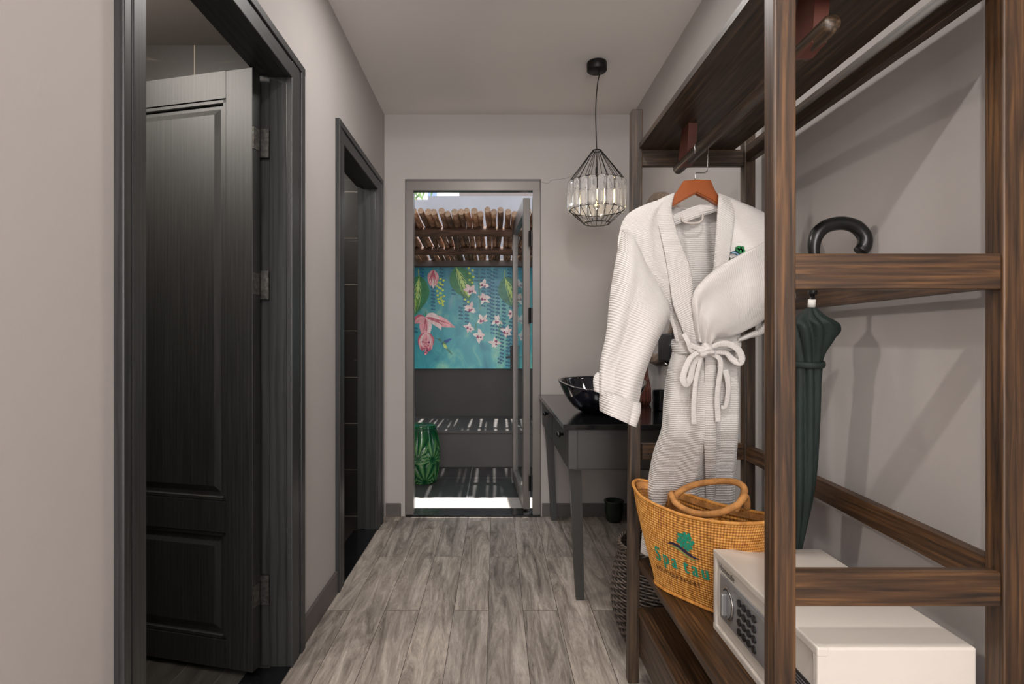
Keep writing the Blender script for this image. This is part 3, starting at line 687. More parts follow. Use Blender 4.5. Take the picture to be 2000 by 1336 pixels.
# ------------------------------------------------------------------ clothes rack
Yn, Yf, PW = .92, 1.875, .036
X0, X1 = .451, .822
rk = thing('clothes_rack', 'open walnut wood clothes rack with shelves along right wall', 'clothes rack', (.65, 1.4, 0))
def post(x, y, mat, lean=0, top=1.897):
    t2 = NB(); box(t2, x, x+PW, y, y+PW, 0, top, bev=.003, seg=2)
    for v2 in t2.verts: v2.co.x += lean*(v2.co.z-1.9)
    obj('post', t2, mat, rk)
post(X0, Yn, 'walnut_z'); post(X1, Yn, 'walnut_z'); post(X0-.001, Yf, 'umber_z', .0065); post(X1, Yf, 'umber_z')
obj('top_shelf', bx(.474, .795, Yn+.002, Yf+.03, 1.766, 1.786, bev=.0015), 'umber_y', rk)
for y, za, zb in ((Yf+.008, 1.712, 1.766), (Yn+.006, 1.712, 1.766)): obj('cross_rail', bx(X0+PW-.002, X1+.001, y, y+.022, za, zb, bev=.0015), 'umber_x', rk)
obj('back_rail', bx(X1+.004, X1+.026, Yn+PW, Yf, 1.722, 1.777, bev=.0015), 'umber_y', rk)
# middle and lower rails
for y, za, zb in ((Yn+.005, 1.214, 1.272), (Yn+.005, .697, .752), (Yf+.008, .737, .790)):
    obj('cross_rail', bx(X0+PW-.002, X1+.014 if y < 1.2 else X1+.001, y, y+.025, za, zb, bev=.0015), 'walnut_x', rk)
def slanted(z0a, z0b, z1a, z1b):
    bm = hexa(NB(), [(X1+.004, Yn+PW, z0a), (X1+.026, Yn+PW, z0a), (X1+.026, Yf, z1a), (X1+.004, Yf, z1a)], [(X1+.004, Yn+PW, z0b), (X1+.026, Yn+PW, z0b), (X1+.026, Yf, z1b), (X1+.004, Yf, z1b)])
    bmesh.ops.recalc_face_normals(bm, faces=bm.faces[:]); obj('back_rail', bm, 'walnut_y', rk)
slanted(1.218, 1.272, 1.218, 1.272); slanted(.712, .765, .738, .785)
obj('lower_shelf', bx(.470, .845, Yn+PW-.006, Yf+.012, .388, .41, bev=.0015), 'walnut_y', rk)
obj('bottom_shelf', bx(.468, .845, Yn+PW-.006, Yf+.012, .228, .248, bev=.0015), 'walnut_y', rk)
dr = obj('drawer', bx(.474, .492, Yn+PW+.004, Yf-.004, .095, .218, bev=.0015), 'umber_y', rk)
for y in (Yn+.01, Yf+.012): obj('shelf_support', bx(X0+PW-.002, X1+.001, y, y+.02, .355, .388), 'walnut_x', rk)
rod = []
rdx, rdz = .575, 1.673
obj('hanging_rod', tube(NB(), [(rdx, .968, rdz), (rdx, .975, rdz), (rdx, 1.79, rdz), (rdx, 1.797, rdz)], [.0135, .0165, .0165, .0135], 20), 'umber_y', rk, True)
for y0, y1 in ((.995, 1.075), (1.655, 1.735)):
    bm = NB(); out = [(rdx-.013, y0, 1.766), (rdx-.013, y1-.02, 1.766), (rdx-.013, y1+.012, 1.69), (rdx-.013, y1+.008, 1.662), (rdx-.013, y1-.02, 1.654), (rdx-.013, y0+.014, 1.66)]
    prism(bm, out, (.026, 0, 0)); bmesh.ops.recalc_face_normals(bm, faces=bm.faces[:]); obj('rod_bracket', bm, 'ribbed_brown', rk, label='reddish brown bracket')

# ------------------------------------------------------------------ hanger
hg = thing('coat_hanger', 'orange brown wooden coat hanger hooked over the rack rod', 'hanger', (.575, 1.588, 1.6))
hy = 1.588
out = [(1337, 352), (1363, 350), (1389, 351), (1394, 364), (1400, 376), (1408, 386), (1440, 402), (1485, 424), (1484, 434), (1440, 417), (1402, 399), (1384, 388), (1361, 377), (1340, 388), (1311, 405), (1270, 425), (1238, 440), (1234, 431), (1270, 411), (1306, 392), (1320, 378), (1330, 364)]
bm = prism(NB(), [W(a, b, hy-.011) for a, b in out], (0, .022, 0)); bmesh.ops.recalc_face_normals(bm, faces=bm.faces[:])
bmesh.ops.bevel(bm, geom=[e for e in bm.edges if abs(e.verts[0].co.y-e.verts[1].co.y) < .001], offset=.003, segments=2, affect='EDGES')
obj('body', bm, 'hanger_wood', hg)
pts = [(.557, hy, 1.575), (.557, hy, 1.596), (.560, hy, 1.600), (.585, hy, 1.601), (.591, hy, 1.605), (.5935, hy, 1.64), (.5935, hy, 1.673)]
pts += [(.575+.0185*math.cos(a), hy, 1.6735+.0185*math.sin(a)) for a in [PI*i/10 for i in range(1, 11)]]+[(.5565, hy, 1.655)]
obj('hook', tube(NB(), pts, .0017, 8), 'chrome', hg, True)

# ------------------------------------------------------------------ bathrobe
rb = thing('bathrobe', 'white waffle cotton bathrobe with tied belt hanging on the hanger', 'bathrobe', (.575, 1.59, 1.5))
def curve3(pts): return [Vector(p) for p in pts]
def grid(name, fn, nu, nv, mat, parent, ulen, vlen, closed=False, thick=.004, label=None, flip=False):
    bm = NB(); uv = bm.loops.layers.uv.new('UVMap'); V = [[bm.verts.new(fn(i/nu, j/nv)) for i in range(nu if closed else nu+1)] for j in range(nv+1)]
    for j in range(nv):
        for i in range(nu):
            i2 = (i+1) % nu if closed else i+1
            f = bm.faces.new((V[j][i], V[j][i2], V[j+1][i2], V[j+1][i]))
            for lp, (a, b) in zip(f.loops, ((i, j), (i+1, j), (i+1, j+1), (i, j+1))): lp[uv].uv = (a/nu*ulen, b/nv*vlen)
    bmesh.ops.recalc_face_normals(bm, faces=bm.faces[:])
    o = obj(name, bm, mat, parent, True, label)
    if thick: md = o.modifiers.new('cloth', 'SOLIDIFY'); md.thickness = thick; md.offset = 0
    return o
def lat(Lc, Rc, u, v): return cat(Lc, v).lerp(cat(Rc, v), u)
def fold(u, v, seed, k=5, amp=.008, grow=1):
    return amp*(math.sin(2*PI*(k*u+.35*v)+seed)+.6*math.sin(2*PI*((k*1.7)*u-.5*v)+seed*2.3))*(v if grow else 1)+.006*(noise.noise(Vector((u*3+seed, v*4, seed)))) 
PT = lambda l, Y=None: [W(a, b, c) for a, b, c in l]
# back of the robe inside the neck
Lc = PT([(1290, 398, 1.615), (1262, 420, 1.62), (1280, 500, 1.625), (1310, 600, 1.63), (1320, 680, 1.635)])
Rc = PT([(1430, 398, 1.615), (1450, 420, 1.62), (1450, 500, 1.625), (1440, 600, 1.63), (1438, 680, 1.635)])
grid('back_panel', lambda u, v: lat(Lc, Rc, u, v)+Vector((0, fold(u, v, 2.2, 4, .004, 0)+.012*math.sin(PI*u), -.012*math.sin(PI*u)*(1-v)**4)), 60, 60, 'terry', rb, .4, .55)
# neck band lying on the back
Lb = PT([(1316, 418, 1.600), (1324, 424, 1.596)]); 
def neckband(u, v):
    p = cat(PT([(1309, 424, 1.598), (1330, 414, 1.604), (1362, 402, 1.608), (1385, 401, 1.607), (1404, 392, 1.600)]), u)
    q = cat(PT([(1312, 440, 1.594), (1335, 434, 1.599), (1362, 425, 1.602), (1388, 416, 1.602), (1406, 412, 1.594)]), u)
    return p.lerp(q, v)+Vector((0, -.006*math.sin(PI*v)-.002*math.sin(9*u+4*v), 0))
grid('neck_band', neckband, 40, 12, 'terry', rb, .15, .03, thick=.005)
obj('hanging_loop', tube(NB(), smooth_path(PT([(1332, 424, 1.592), (1334, 432, 1.588), (1348, 436, 1.586), (1364, 435, 1.586), (1372, 428, 1.588), (1372, 420, 1.592)]), 28), .0032, 8), 'robe_loop', rb, True)
# left front panel (viewer's left)
Lp = PT([(1300, 388, 1.575), (1262, 400, 1.572), (1228, 418, 1.570), (1213, 445, 1.568), (1209, 492, 1.566), (1240, 535, 1.565), (1282, 580, 1.565), (1308, 625, 1.568), (1320, 668, 1.575)])
Rp = PT([(1314, 382, 1.562), (1306, 410, 1.553), (1308, 440, 1.549), (1318, 480, 1.546), (1330, 520, 1.545), (1340, 560, 1.545), (1348, 600, 1.548), (1354, 640, 1.555), (1360, 672, 1.565)])
grid('front_panel_left', lambda u, v: lat(Lp, Rp, u, v)+Vector((0, -.018*math.sin(PI*min(u*1.1, 1))*math.sin(PI*min(1, v+.15))+fold(u, v, 1.1, 3, .003, 1), 0)), 70, 90, 'terry', rb, .17, .56)
# lapels
Ll = PT([(1287, 392, 1.566), (1280, 408, 1.552), (1289, 450, 1.545), (1298, 493, 1.54), (1307, 545, 1.538), (1315, 595, 1.538), (1332, 640, 1.548), (1345, 670, 1.558)])
Rl = PT([(1316, 378, 1.560), (1310, 408, 1.546), (1319, 450, 1.541), (1334, 490, 1.537), (1346, 525, 1.535), (1352, 571, 1.535), (1357, 630, 1.542), (1362, 672, 1.554)])
def lap(Lc_, Rc_, s): return lambda u, v: lat(Lc_, Rc_, u, v)+Vector((0, -.004*math.sin(PI*u)**.5-.003*(noise.noise(Vector((u*2, v*6, s)))), 0))
grid('lapel_left', lap(Ll, Rl, 1), 24, 90, 'terry', rb, .045, .52, thick=.008)
# right front panel and its lapel
Lq = PT([(1404, 384, 1.565), (1402, 430, 1.562), (1398, 490, 1.56), (1388, 560, 1.56), (1372, 620, 1.562), (1362, 672, 1.57)])
Rq = PT([(1432, 392, 1.578), (1500, 424, 1.575), (1524, 480, 1.575), (1500, 560, 1.575), (1462, 620, 1.578), (1438, 670, 1.582)])
grid('front_panel_right', lambda u, v: lat(Lq, Rq, u, v)+Vector((0, -.022*math.sin(PI*u)*math.sin(PI*min(1, v+.2))+.006*math.sin(5*u+3*v), 0)), 60, 70, 'terry_smooth', rb, .17, .5)
Lr = PT([(1404, 379, 1.566), (1401, 427, 1.554), (1397, 480, 1.549), (1394, 525, 1.547), (1384, 580, 1.549), (1372, 630, 1.554), (1364, 672, 1.562)])
Rr = PT([(1436, 391, 1.566), (1430, 447, 1.549), (1424, 490, 1.543), (1418, 530, 1.541), (1410, 580, 1.542), (1396, 630, 1.548), (1384, 672, 1.558)])
grid('lapel_right', lap(Lr, Rr, 5), 24, 80, 'terry', rb, .045, .5, thick=.008)
def ring_tube(Lc_, Rc_, D, fo, uo=0):
    def fn(u, v):
        ph = 2*PI*u; tt = (1-math.cos(ph))/2; p = lat(Lc_, Rc_, tt, v); d_ = D(v) if callable(D) else D
        s_ = math.sin(ph); return p+Vector((0, -d_*(abs(s_)**.8)*(1 if s_ > 0 else -1)+fo(u, v)*abs(s_)**.3, 0))
    return fn
# skirt
Ls = PT([(1322, 660, 1.60), (1316, 690, 1.60), (1307, 725, 1.60), (1299, 780, 1.61), (1294, 838, 1.63), (1278, 885, 1.69), (1268, 935, 1.745), (1258, 1010, 1.80), (1252, 1078, 1.82)])
Rs = PT([(1438, 656, 1.60), (1439, 690, 1.60), (1440, 730, 1.60), (1442, 780, 1.61), (1440, 840, 1.63), (1437, 890, 1.69), (1434, 935, 1.745), (1432, 1010, 1.80), (1432, 1085, 1.82)])
def skf(u, v): return (.0115*math.sin(2*PI*(6.5*u+.3*math.sin(2*v)))*(.35+v)+.006*math.sin(2*PI*(10.5*u)+1.5+1.2*v)*(.3+v)+.010*noise.noise(Vector((u*5, v*3, 2))))
grid('skirt', ring_tube(Ls, Rs, lambda v: .04+.012*v, skf), 200, 110, 'terry', rb, .52, .72, closed=True, thick=.004)
Le = PT([(1378, 690, 1.548), (1376, 760, 1.552), (1374, 850, 1.575), (1378, 935, 1.69), (1380, 1000, 1.745)])
Re = PT([(1398, 690, 1.548), (1399, 760, 1.552), (1397, 850, 1.575), (1396, 935, 1.69), (1398, 1000, 1.745)])
grid('front_edge_band', lambda u, v: lat(Le, Re, u, v)+Vector((0, -.006*math.sin(PI*u)+.003*math.sin(8*v), 0)), 14, 70, 'terry', rb, .03, .45, thick=.006)
# left sleeve
La = PT([(1216, 448, 1.568), (1209, 485, 1.566), (1200, 535, 1.562), (1193, 585, 1.56), (1186, 650, 1.556), (1174, 710, 1.552), (1172, 770, 1.548)])
Ra = PT([(1262, 520, 1.56), (1292, 572, 1.56), (1307, 607, 1.562), (1296, 640, 1.56), (1274, 684, 1.556), (1256, 735, 1.552), (1245, 792, 1.548)])
def slf(u, v): return .006*math.sin(2*PI*(4*u)+4*v)*(.4+v)+.016*noise.noise(Vector((u*4, v*3.5, 9)))+.012*math.exp(-((u-.2)/.035)**2)*min(1, v*1.6)
grid('sleeve_left', ring_tube(La, Ra, lambda v: .035+.01*math.sin(PI*v), slf), 120, 100, 'terry', rb, .34, .42, closed=True, thick=.004)
Lf = PT([(1168, 728, 1.575), (1161, 740, 1.575), (1162, 764, 1.573)]); Rf = PT([(1192, 735, 1.575), (1190, 750, 1.575), (1188, 772, 1.573)])
grid('cuff_fold', ring_tube(Lf, Rf, .02, lambda u, v: .003*math.sin(12*u)), 40, 16, 'terry', rb, .1, .06, closed=True, thick=.006)
Lg = PT([(1178, 762, 1.548), (1175, 780, 1.546), (1176, 803, 1.544)]); Rg = PT([(1246, 786, 1.548), (1245, 806, 1.546), (1237, 832, 1.544)])
grid('cuff', ring_tube(Lg, Rg, .05, lambda u, v: .006*math.sin(2*PI*(3*u)+2)+.008*math.exp(-((u-.33)/.02)**2)*v), 90, 22, 'terry', rb, .24, .06, closed=True, thick=.009)
# right sleeve folded across to the belt
Ua = PT([(1502, 430, 1.585), (1516, 452, 1.562), (1489, 476, 1.535), (1445, 499, 1.522), (1399, 526, 1.515), (1366, 556, 1.515), (1352, 584, 1.52), (1356, 630, 1.53), (1362, 668, 1.545)])
Da = PT([(1528, 500, 1.59), (1536, 565, 1.568), (1492, 622, 1.55), (1455, 645, 1.545), (1428, 656, 1.542), (1410, 660, 1.542), (1398, 664, 1.545), (1388, 668, 1.55), (1382, 674, 1.555)])
def srf(u, v):
    return .006*math.sin(2*PI*(3.2*u)-3*v)*(.3+v)+.020*noise.noise(Vector((u*5, v*4, 4)))+.007*math.sin(2*PI*(7*u))*max(0, v-.55)*2
grid('sleeve_right', ring_tube(Ua, Da, lambda v: .04-.018*v, srf), 130, 120, 'terry_smooth', rb, .36, .42, closed=True, thick=.004)
Ub = PT([(1552, 560, 1.578), (1492, 634, 1.566), (1462, 652, 1.562), (1440, 662, 1.56)]); Db = PT([(1556, 590, 1.58), (1494, 648, 1.568), (1462, 660, 1.565), (1438, 668, 1.563)])
grid('sleeve_cuff_edge', ring_tube(Ub, Db, .012, lambda u, v: 0), 24, 40, 'terry', rb, .06, .2, closed=True, thick=.004)
# belt
Lt = PT([(1317, 664, 1.60), (1316, 677, 1.60), (1318, 691, 1.60)]); Rt = PT([(1440, 654, 1.60), (1441, 667, 1.60), (1440, 682, 1.60)])
bt = grid('belt', ring_tube(Lt, Rt, .058, lambda u, v: .002*math.sin(40*u)+.004*math.sin(PI*2*v)), 120, 16, 'terry', rb, .4, .04, closed=True, thick=.007)
def ribbon(name, pts, w_, th, parent, yb=0, n=60):
    """flat cloth strap: width in metres measured across the path in the hanging plane"""
    P3 = smooth_path(PT(pts), n); bm = NB(); uv = bm.loops.layers.uv.new('UVMap'); rings = []
    for i, p in enumerate(P3):
        tn = (P3[min(i+1, n-1)]-P3[max(i-1, 0)]).normalized(); a = Vector((tn.z, 0, -tn.x)); a = a.normalized() if a.length > .05 else Vector((1, 0, 0)); b = a.cross(tn).normalized()
        ww = (w_(i/(n-1)) if callable(w_) else w_)/2
        rings.append([bm.verts.new(p+a*math.cos(t_)*ww+b*(math.sin(t_)*th+.25*th*math.cos(3*t_))) for t_ in [2*PI*k/14 for k in range(14)]])
    for i in range(n-1):
        for k in range(14):
            f = bm.faces.new((rings[i][k], rings[i][(k+1) % 14], rings[i+1][(k+1) % 14], rings[i+1][k]))
            for lp, (a_, b_) in zip(f.loops, ((k, i), (k+1, i), (k+1, i+1), (k, i+1))): lp[uv].uv = (a_/14*.06, b_/n*.25)
    bm.faces.new(rings[0][::-1]); bm.faces.new(rings[-1]); bmesh.ops.recalc_face_normals(bm, faces=bm.faces[:])
    return obj(name, bm, 'terry_smooth', parent, True)
ribbon('bow_loop', [(1370, 686, 1.522), (1352, 696, 1.518), (1341, 714, 1.515), (1334, 738, 1.515), (1340, 750, 1.518), (1348, 738, 1.528), (1354, 712, 1.532), (1366, 694, 1.53)], lambda q: .012+.007*math.sin(PI*q), .0032, bt)
ribbon('bow_loop', [(1386, 682, 1.522), (1404, 672, 1.516), (1424, 672, 1.512), (1441, 682, 1.512), (1449, 698, 1.515), (1445, 709, 1.52), (1431, 703, 1.528), (1418, 690, 1.532), (1394, 688, 1.53)], lambda q: .012+.007*math.sin(PI*q), .0032, bt)
ribbon('belt_tail', [(1372, 690, 1.53), (1366, 712, 1.528), (1359, 745, 1.53), (1356, 780, 1.535), (1355, 800, 1.54), (1356, 828, 1.546)], lambda q: .011+.006*q, .003, bt)
ribbon('belt_tail', [(1386, 690, 1.53), (1404, 699, 1.522), (1408, 716, 1.522), (1404, 745, 1.526), (1401, 780, 1.532), (1403, 824, 1.54)], lambda q: .012+.005*q, .003, bt)
ribbon('belt_strand', [(1336, 652, 1.535), (1344, 668, 1.525), (1350, 684, 1.53), (1364, 690, 1.53)], .014, .004, bt, n=24)
ribbon('belt_strand', [(1346, 672, 1.53), (1358, 678, 1.522), (1372, 682, 1.52)], .015, .005, bt, n=24)
bm = NB(); bmesh.ops.create_icosphere(bm, subdivisions=4, radius=1); kc = W(1380, 684, 1.522)
for v2 in bm.verts:
    q = v2.co.copy(); s_ = 1+.16*math.sin(5*q.x+4*q.z)+.08*math.sin(9*q.z-3*q.x); v2.co = kc+Vector((q.x*.024*s_+q.z*.004, q.y*.016*s_, q.z*.019*s_))
uvl = bm.loops.layers.uv.new('UVMap')
for f in bm.faces:
    for lp in f.loops: lp[uvl].uv = ((lp.vert.co.x-kc.x), (lp.vert.co.z-kc.z)+.3*(lp.vert.co.x-kc.x))
obj('knot', bm, 'terry_smooth', bt, True)
ribbon('pocket_flap', [(1417, 722, 1.545), (1422, 745, 1.543), (1422, 770, 1.546), (1417, 794, 1.552), (1408, 796, 1.556)], lambda q: .018-.006*q, .003, rb, n=30)
# embroidered emblem on the chest
em_o = W(1436, 500, 1.536)
def emb(name, polys, mat):
    bm = NB()
    for pl_ in polys: prism(bm, [W(a, b, 1.5375) for a, b in pl_], (0, .012, 0))
    bmesh.ops.recalc_face_normals(bm, faces=bm.faces[:]); obj(name, bm, mat, rb)
crown = []
for cx_, cy_, r_ in ((1444, 484, 4.6), (1450, 485, 4.4), (1447, 490, 5), (1452, 490, 3.6), (1442, 488, 3.4)): crown.append([(cx_+r_*math.cos(2*PI*k/12)*(1+.1*math.sin(3*k)), cy_+r_*.95*math.sin(2*PI*k/12)) for k in range(12)])
emb('tree_emblem', crown, 'thread_green')
wave_ = lambda dy, th: [(1430+i*1.9, 491+dy+2.6*(i/8)**2*2.0-1.5*math.sin(i*.5)) for i in range(9)]+[(1430+i*1.9, 491+dy+th+2.6*(i/8)**2*2.0-1.5*math.sin(i*.5)) for i in range(8, -1, -1)]
emb('wave_emblem', [wave_(0, 1.6)], 'thread_navy'); emb('wave_emblem', [wave_(2.2, 1.4)], 'thread_sky')
emb('stitched_lettering', [[(1425, 503), (1427, 503), (1426.4, 511), (1424.4, 511)], [(1429, 505.5), (1432, 503.5), (1432, 506), (1430, 509), (1428, 509)], [(1435, 501.5), (1438, 501), (1438, 503), (1435.5, 503.4)], [(1439.4, 501), (1441.4, 500.6), (1441, 502.4), (1439.4, 502.6)]], 'thread_ink')

# ------------------------------------------------------------------ straw tote
bagC = Vector((.568, 1.57, 0)); bd_ = Vector((.565, -.825, 0)).normalized(); bn = Vector((-bd_.y*-1*-1, 0, 0))
bn = Vector((bd_.y, -bd_.x, 0))          # outward normal of the lettered face (towards the aisle)
BZ, BH = .411, .27
def bag_pt(th, q, off=0.0):
    off += .004*noise.noise(Vector((math.cos(th)*2, math.sin(th)*2, q*2)))
    a = .150+.082*q**1.1; b = .060+.030*math.sin(PI*min(1, q*.62+.05)); c_, s_ = math.cos(th), math.sin(th)
    ex = .55+.27*q; ey = .6+.45*q
    x_ = (a+off)*(abs(c_)**ex)*(1 if c_ > 0 else -1); y_ = (b+off)*(abs(s_)**ey)*(1 if s_ > 0 else -1)
    zt = BH*(1+.07*abs(c_)**3-.06*(1-abs(c_)))
    cen = bagC-bn*.035*(1-q)-bd_*.014*(1-q)
    return cen+bd_*x_+bn*y_+Vector((0, 0, BZ+zt*q))
bag = thing('straw_tote_bag', 'woven straw tote bag with green palm logo on rack shelf', 'tote bag', (.58, 1.58, .41))
nt, nq = 480, 120
bm = NB(); uv = bm.loops.layers.uv.new('UVMap'); V = []
for j in range(nq+1):
    row = []
    for i in range(nt):
        th = 2*PI*i/nt; s_ = i/nt*1.12; h_ = j/nq*.27
        wv = math.sin(2*PI*(s_+h_)/.015)*math.sin(2*PI*(s_-h_)/.015)
        row.append(bm.verts.new(bag_pt(th, j/nq, .0014*wv)))
    V.append(row)
for j in range(nq):
    for i in range(nt):
        i2 = (i+1) % nt; f = bm.faces.new((V[j][i], V[j][i2], V[j+1][i2], V[j+1][i]))
        for lp, (a_, b_) in zip(f.loops, ((i, j), (i+1, j), (i+1, j+1), (i, j+1))): lp[uv].uv = (a_/nt*1.12, b_/nq*.27)
bm.faces.new(V[0][::-1]); bmesh.ops.recalc_face_normals(bm, faces=bm.faces[:])
if bm.faces[0].normal.dot(bm.faces[0].calc_center_median()-bagC-Vector((0, 0, .5))) < 0: bmesh.ops.reverse_faces(bm, faces=bm.faces[:])
o = obj('body', bm, 'straw', bag, True); md = o.modifiers.new('s', 'SOLIDIFY'); md.thickness = .005; md.offset = -1
obj('rim', tube(NB(), [bag_pt(2*PI*i/160, 1.0) for i in range(160)], .0045, 8, True), 'straw', bag, True)
obj('base_seam', tube(NB(), [bag_pt(2*PI*i/160, .012, .001) for i in range(160)], .0038, 8, True), 'straw', bag, True)
bm = NB(); Vv = [[bm.verts.new(bag_pt(2*PI*i/120, .99-.07*j, -.010)) for i in range(120)] for j in range(2)]
for i in range(120): bm.faces.new((Vv[0][i], Vv[0][(i+1) % 120], Vv[1][(i+1) % 120], Vv[1][i]))
obj('inner_band', bm, 'rope', bag, True)
up = Vector((0, 0, 1))
def on_bag(s, h, off=.0022, front=1):
    """point on the lettered face at distance s along and height h"""
    q = max(0, min(1, h/BH)); lo, hi = 0.01, PI-.01
    for _ in range(40):
        mid = (lo+hi)/2; p = bag_pt(mid, q); v3 = (p-bagC).dot(bd_)
        if v3 > s: lo = mid
        else: hi = mid
    return bag_pt(lo, q, off)
ha = PT([(1319, 1004, 1.665), (1311, 982, 1.65), (1311, 962, 1.635), (1322, 985, 1.60), (1351, 1001, 1.55), (1380, 1006, 1.51), (1412, 1001, 1.47), (1440, 986, 1.46), (1456, 966, 1.475), (1458, 990, 1.50)][:2]+[(1311, 966, 1.635), (1321, 984, 1.60), (1349, 1000, 1.555), (1380, 1005, 1.51), (1412, 1000, 1.475), (1440, 986, 1.46), (1456, 970, 1.475), (1459, 992, 1.50)])
obj('handle', tube(NB(), smooth_path(ha, 80), .0092, 10), 'rope', bag, True)
hb = PT([(1326, 1004, 1.655), (1318, 985, 1.655), (1322, 966, 1.655), (1345, 951, 1.65), (1375, 943, 1.63), (1412, 940, 1.60), (1440, 943, 1.56), (1454, 955, 1.54), (1449, 974, 1.525), (1436, 998, 1.525)])
obj('handle', tube(NB(), smooth_path(hb, 80), .0092, 10), 'rope', bag, True)
def bag_print(name, bm, s0, h0, mat):
    bmesh.ops.triangulate(bm, faces=bm.faces[:])
    for v2 in bm.verts:
        v2.co = on_bag(s0+v2.co.x, h0+v2.co.y, .0022)
    for f in bm.faces:
        f.normal_update()
        if f.normal.dot(bn) < 0: f.normal_flip()
    return obj(name, bm, mat, bag)
def spaced(s, size, adv, wsc=1.0, bold=0):
    bm = NB(); x_ = 0
    for ch in s:
        if ch == ' ': x_ += adv*.75; continue
        t2 = text_mesh(ch, size)
        if bold:
            pass
        mn = min(v2.co.x for v2 in t2.verts); mx = max(v2.co.x for v2 in t2.verts)
        for v2 in t2.verts: v2.co.x = (v2.co.x-mn)*wsc+x_; 
        me = bpy.data.meshes.new('x'); t2.to_mesh(me); t2.free(); bm.from_mesh(me)
        if bold:
            t3 = NB(); t3.from_mesh(me)
            for v2 in t3.verts: v2.co.x += bold
            me2 = bpy.data.meshes.new('x'); t3.to_mesh(me2); t3.free(); bm.from_mesh(me2)
        x_ += (mx-mn)*wsc+adv
    return bm
LET = (-.118, .100)
bag_print('lettering_print', spaced('Spa tau', .062, .013, .68, .0032), LET[0]+.012, LET[1], 'ink_teal')
bag_print('lettering_print', spaced('BOUTIQUE RESORT', .019, .0035, .72, .0008), LET[0]+.006, LET[1]-.034, 'ink_brown')
bm = NB()
for k in range(26):
    a = k*2.4; r_ = .026*math.sqrt(k/26); cx_, cy_ = r_*math.cos(a), r_*math.sin(a); bm.faces.new([bm.verts.new((cx_+.0052*math.cos(2*PI*i/7+k), cy_+.0052*math.sin(2*PI*i/7+k), 0)) for i in range(7)])
bag_print('palm_print', bm, .010, .197, 'ink_teal')
def wavep(dy, th, x0, x1):
    bm = NB(); n = 20; f_ = lambda q: .007*math.sin(q*PI*1.7+.3)-.010*q
    for i in range(n):
        q0, q1 = i/n, (i+1)/n; t0, t1 = th*math.sin(PI*q0)**.6+.0002, th*math.sin(PI*q1)**.6+.0002
        x_0, x_1 = x0+(x1-x0)*q0, x0+(x1-x0)*q1; y0_, y1_ = f_(q0)+dy, f_(q1)+dy
        bm.faces.new([bm.verts.new(p) for p in ((x_0, y0_, 0), (x_1, y1_, 0), (x_1, y1_+t1, 0), (x_0, y0_+t0, 0))])
    return bm
bag_print('wave_print', wavep(0, .010, -.05, .05), -.002, .168, 'ink_navy'); bag_print('wave_print', wavep(-.0065, .0055, -.044, .04), -.002, .168, 'ink_olive')

# ------------------------------------------------------------------ safe
sf = thing('safe', 'white steel hotel safe with silver keypad on rack shelf', 'safe', (.68, 1.2, .41))
sx0, sx1, sy0, sy1, sz0, sz1 = .545, .815, .962, 1.424, .412, .61
bm = NB(); box(bm, sx0+.012, sx1, sy0, sy1, sz0, sz1, bev=.004, seg=3)
b_ = .016
for (a, b, c, d_, g_) in ((sy0, sy1, sz1-b_, sz1, .0004), (sy0, sy1, sz0, sz0+b_, .0004), (sy0+.0002, sy0+b_, sz0+.004, sz1-.004, 0), (sy1-b_, sy1-.0002, sz0+.004, sz1-.004, 0)): box(bm, sx0-g_, sx0+.02, a-g_, b+g_, c-g_, d_+g_, bev=.003, seg=2)
obj('cabinet', bm, 'safe_white', sf)
dd = obj('door', bx(sx0+.006, sx0+.014, sy0+b_+.002, sy1-b_-.002, sz0+b_+.002, sz1-b_-.002, bev=.002, seg=2), 'safe_white', sf)
py0, py1 = 1.125, 1.385
pn = obj('keypad_panel', bx(sx0+.001, sx0+.007, py0, py1, .46, .566, bev=.003, seg=2), 'safe_silver', dd)
bm = NB(); yk = 1.335
tube(bm, [(sx0-.001, yk+.03*math.cos(2*PI*k/40), .512+.036*math.sin(2*PI*k/40)) for k in range(40)], .0022, 6, True)
obj('dial_ring', bm, 'chrome', dd, True)
bm = NB(); prism(bm, [(sx0+.002, yk+.026*math.cos(2*PI*k/30), .512+.031*math.sin(2*PI*k/30)) for k in range(30)], (-.006, 0, 0)); box(bm, sx0-.016, sx0-.003, yk-.006, yk+.006, .486, .538, bev=.003, seg=2); bmesh.ops.recalc_face_normals(bm, faces=bm.faces[:])
obj('turn_knob', bm, 'safe_silver', dd)
for i in range(4):
    for j in range(4):
        yy = 1.272-.024*j-.0; zz = .543-.0215*i
        obj('key', prism(NB(), [(sx0+.001, yy+.0092*math.cos(2*PI*k/14), zz+.0078*math.sin(2*PI*k/14)) for k in range(14)], (-.003, 0, 0)), 'key_black', pn)
obj('trim_line', bx(sx0-.0006, sx0+.002, 1.14, 1.30, .556, .5585), 'chrome', pn)
bm = text_mesh('Homesafe', .022)
for v2 in bm.verts: v2.co = Vector((sx0+.0052, 1.40-v2.co.x*1.0, .571+v2.co.y))
obj('lettering_print', bm, 'print_dark', dd)
st = obj('sticker', bx(sx0+.0045, sx0+.0062, sy0+.02, 1.06, .455, .53), 'sticker_black', dd)
bm = NB()
for k in range(11): box(bm, sx0+.0040, sx0+.0046, sy0+.024, 1.056-.004*(k % 3), .459+.0062*k, .4606+.0062*k)
obj('printed_line', bm, 'print_grey', st)

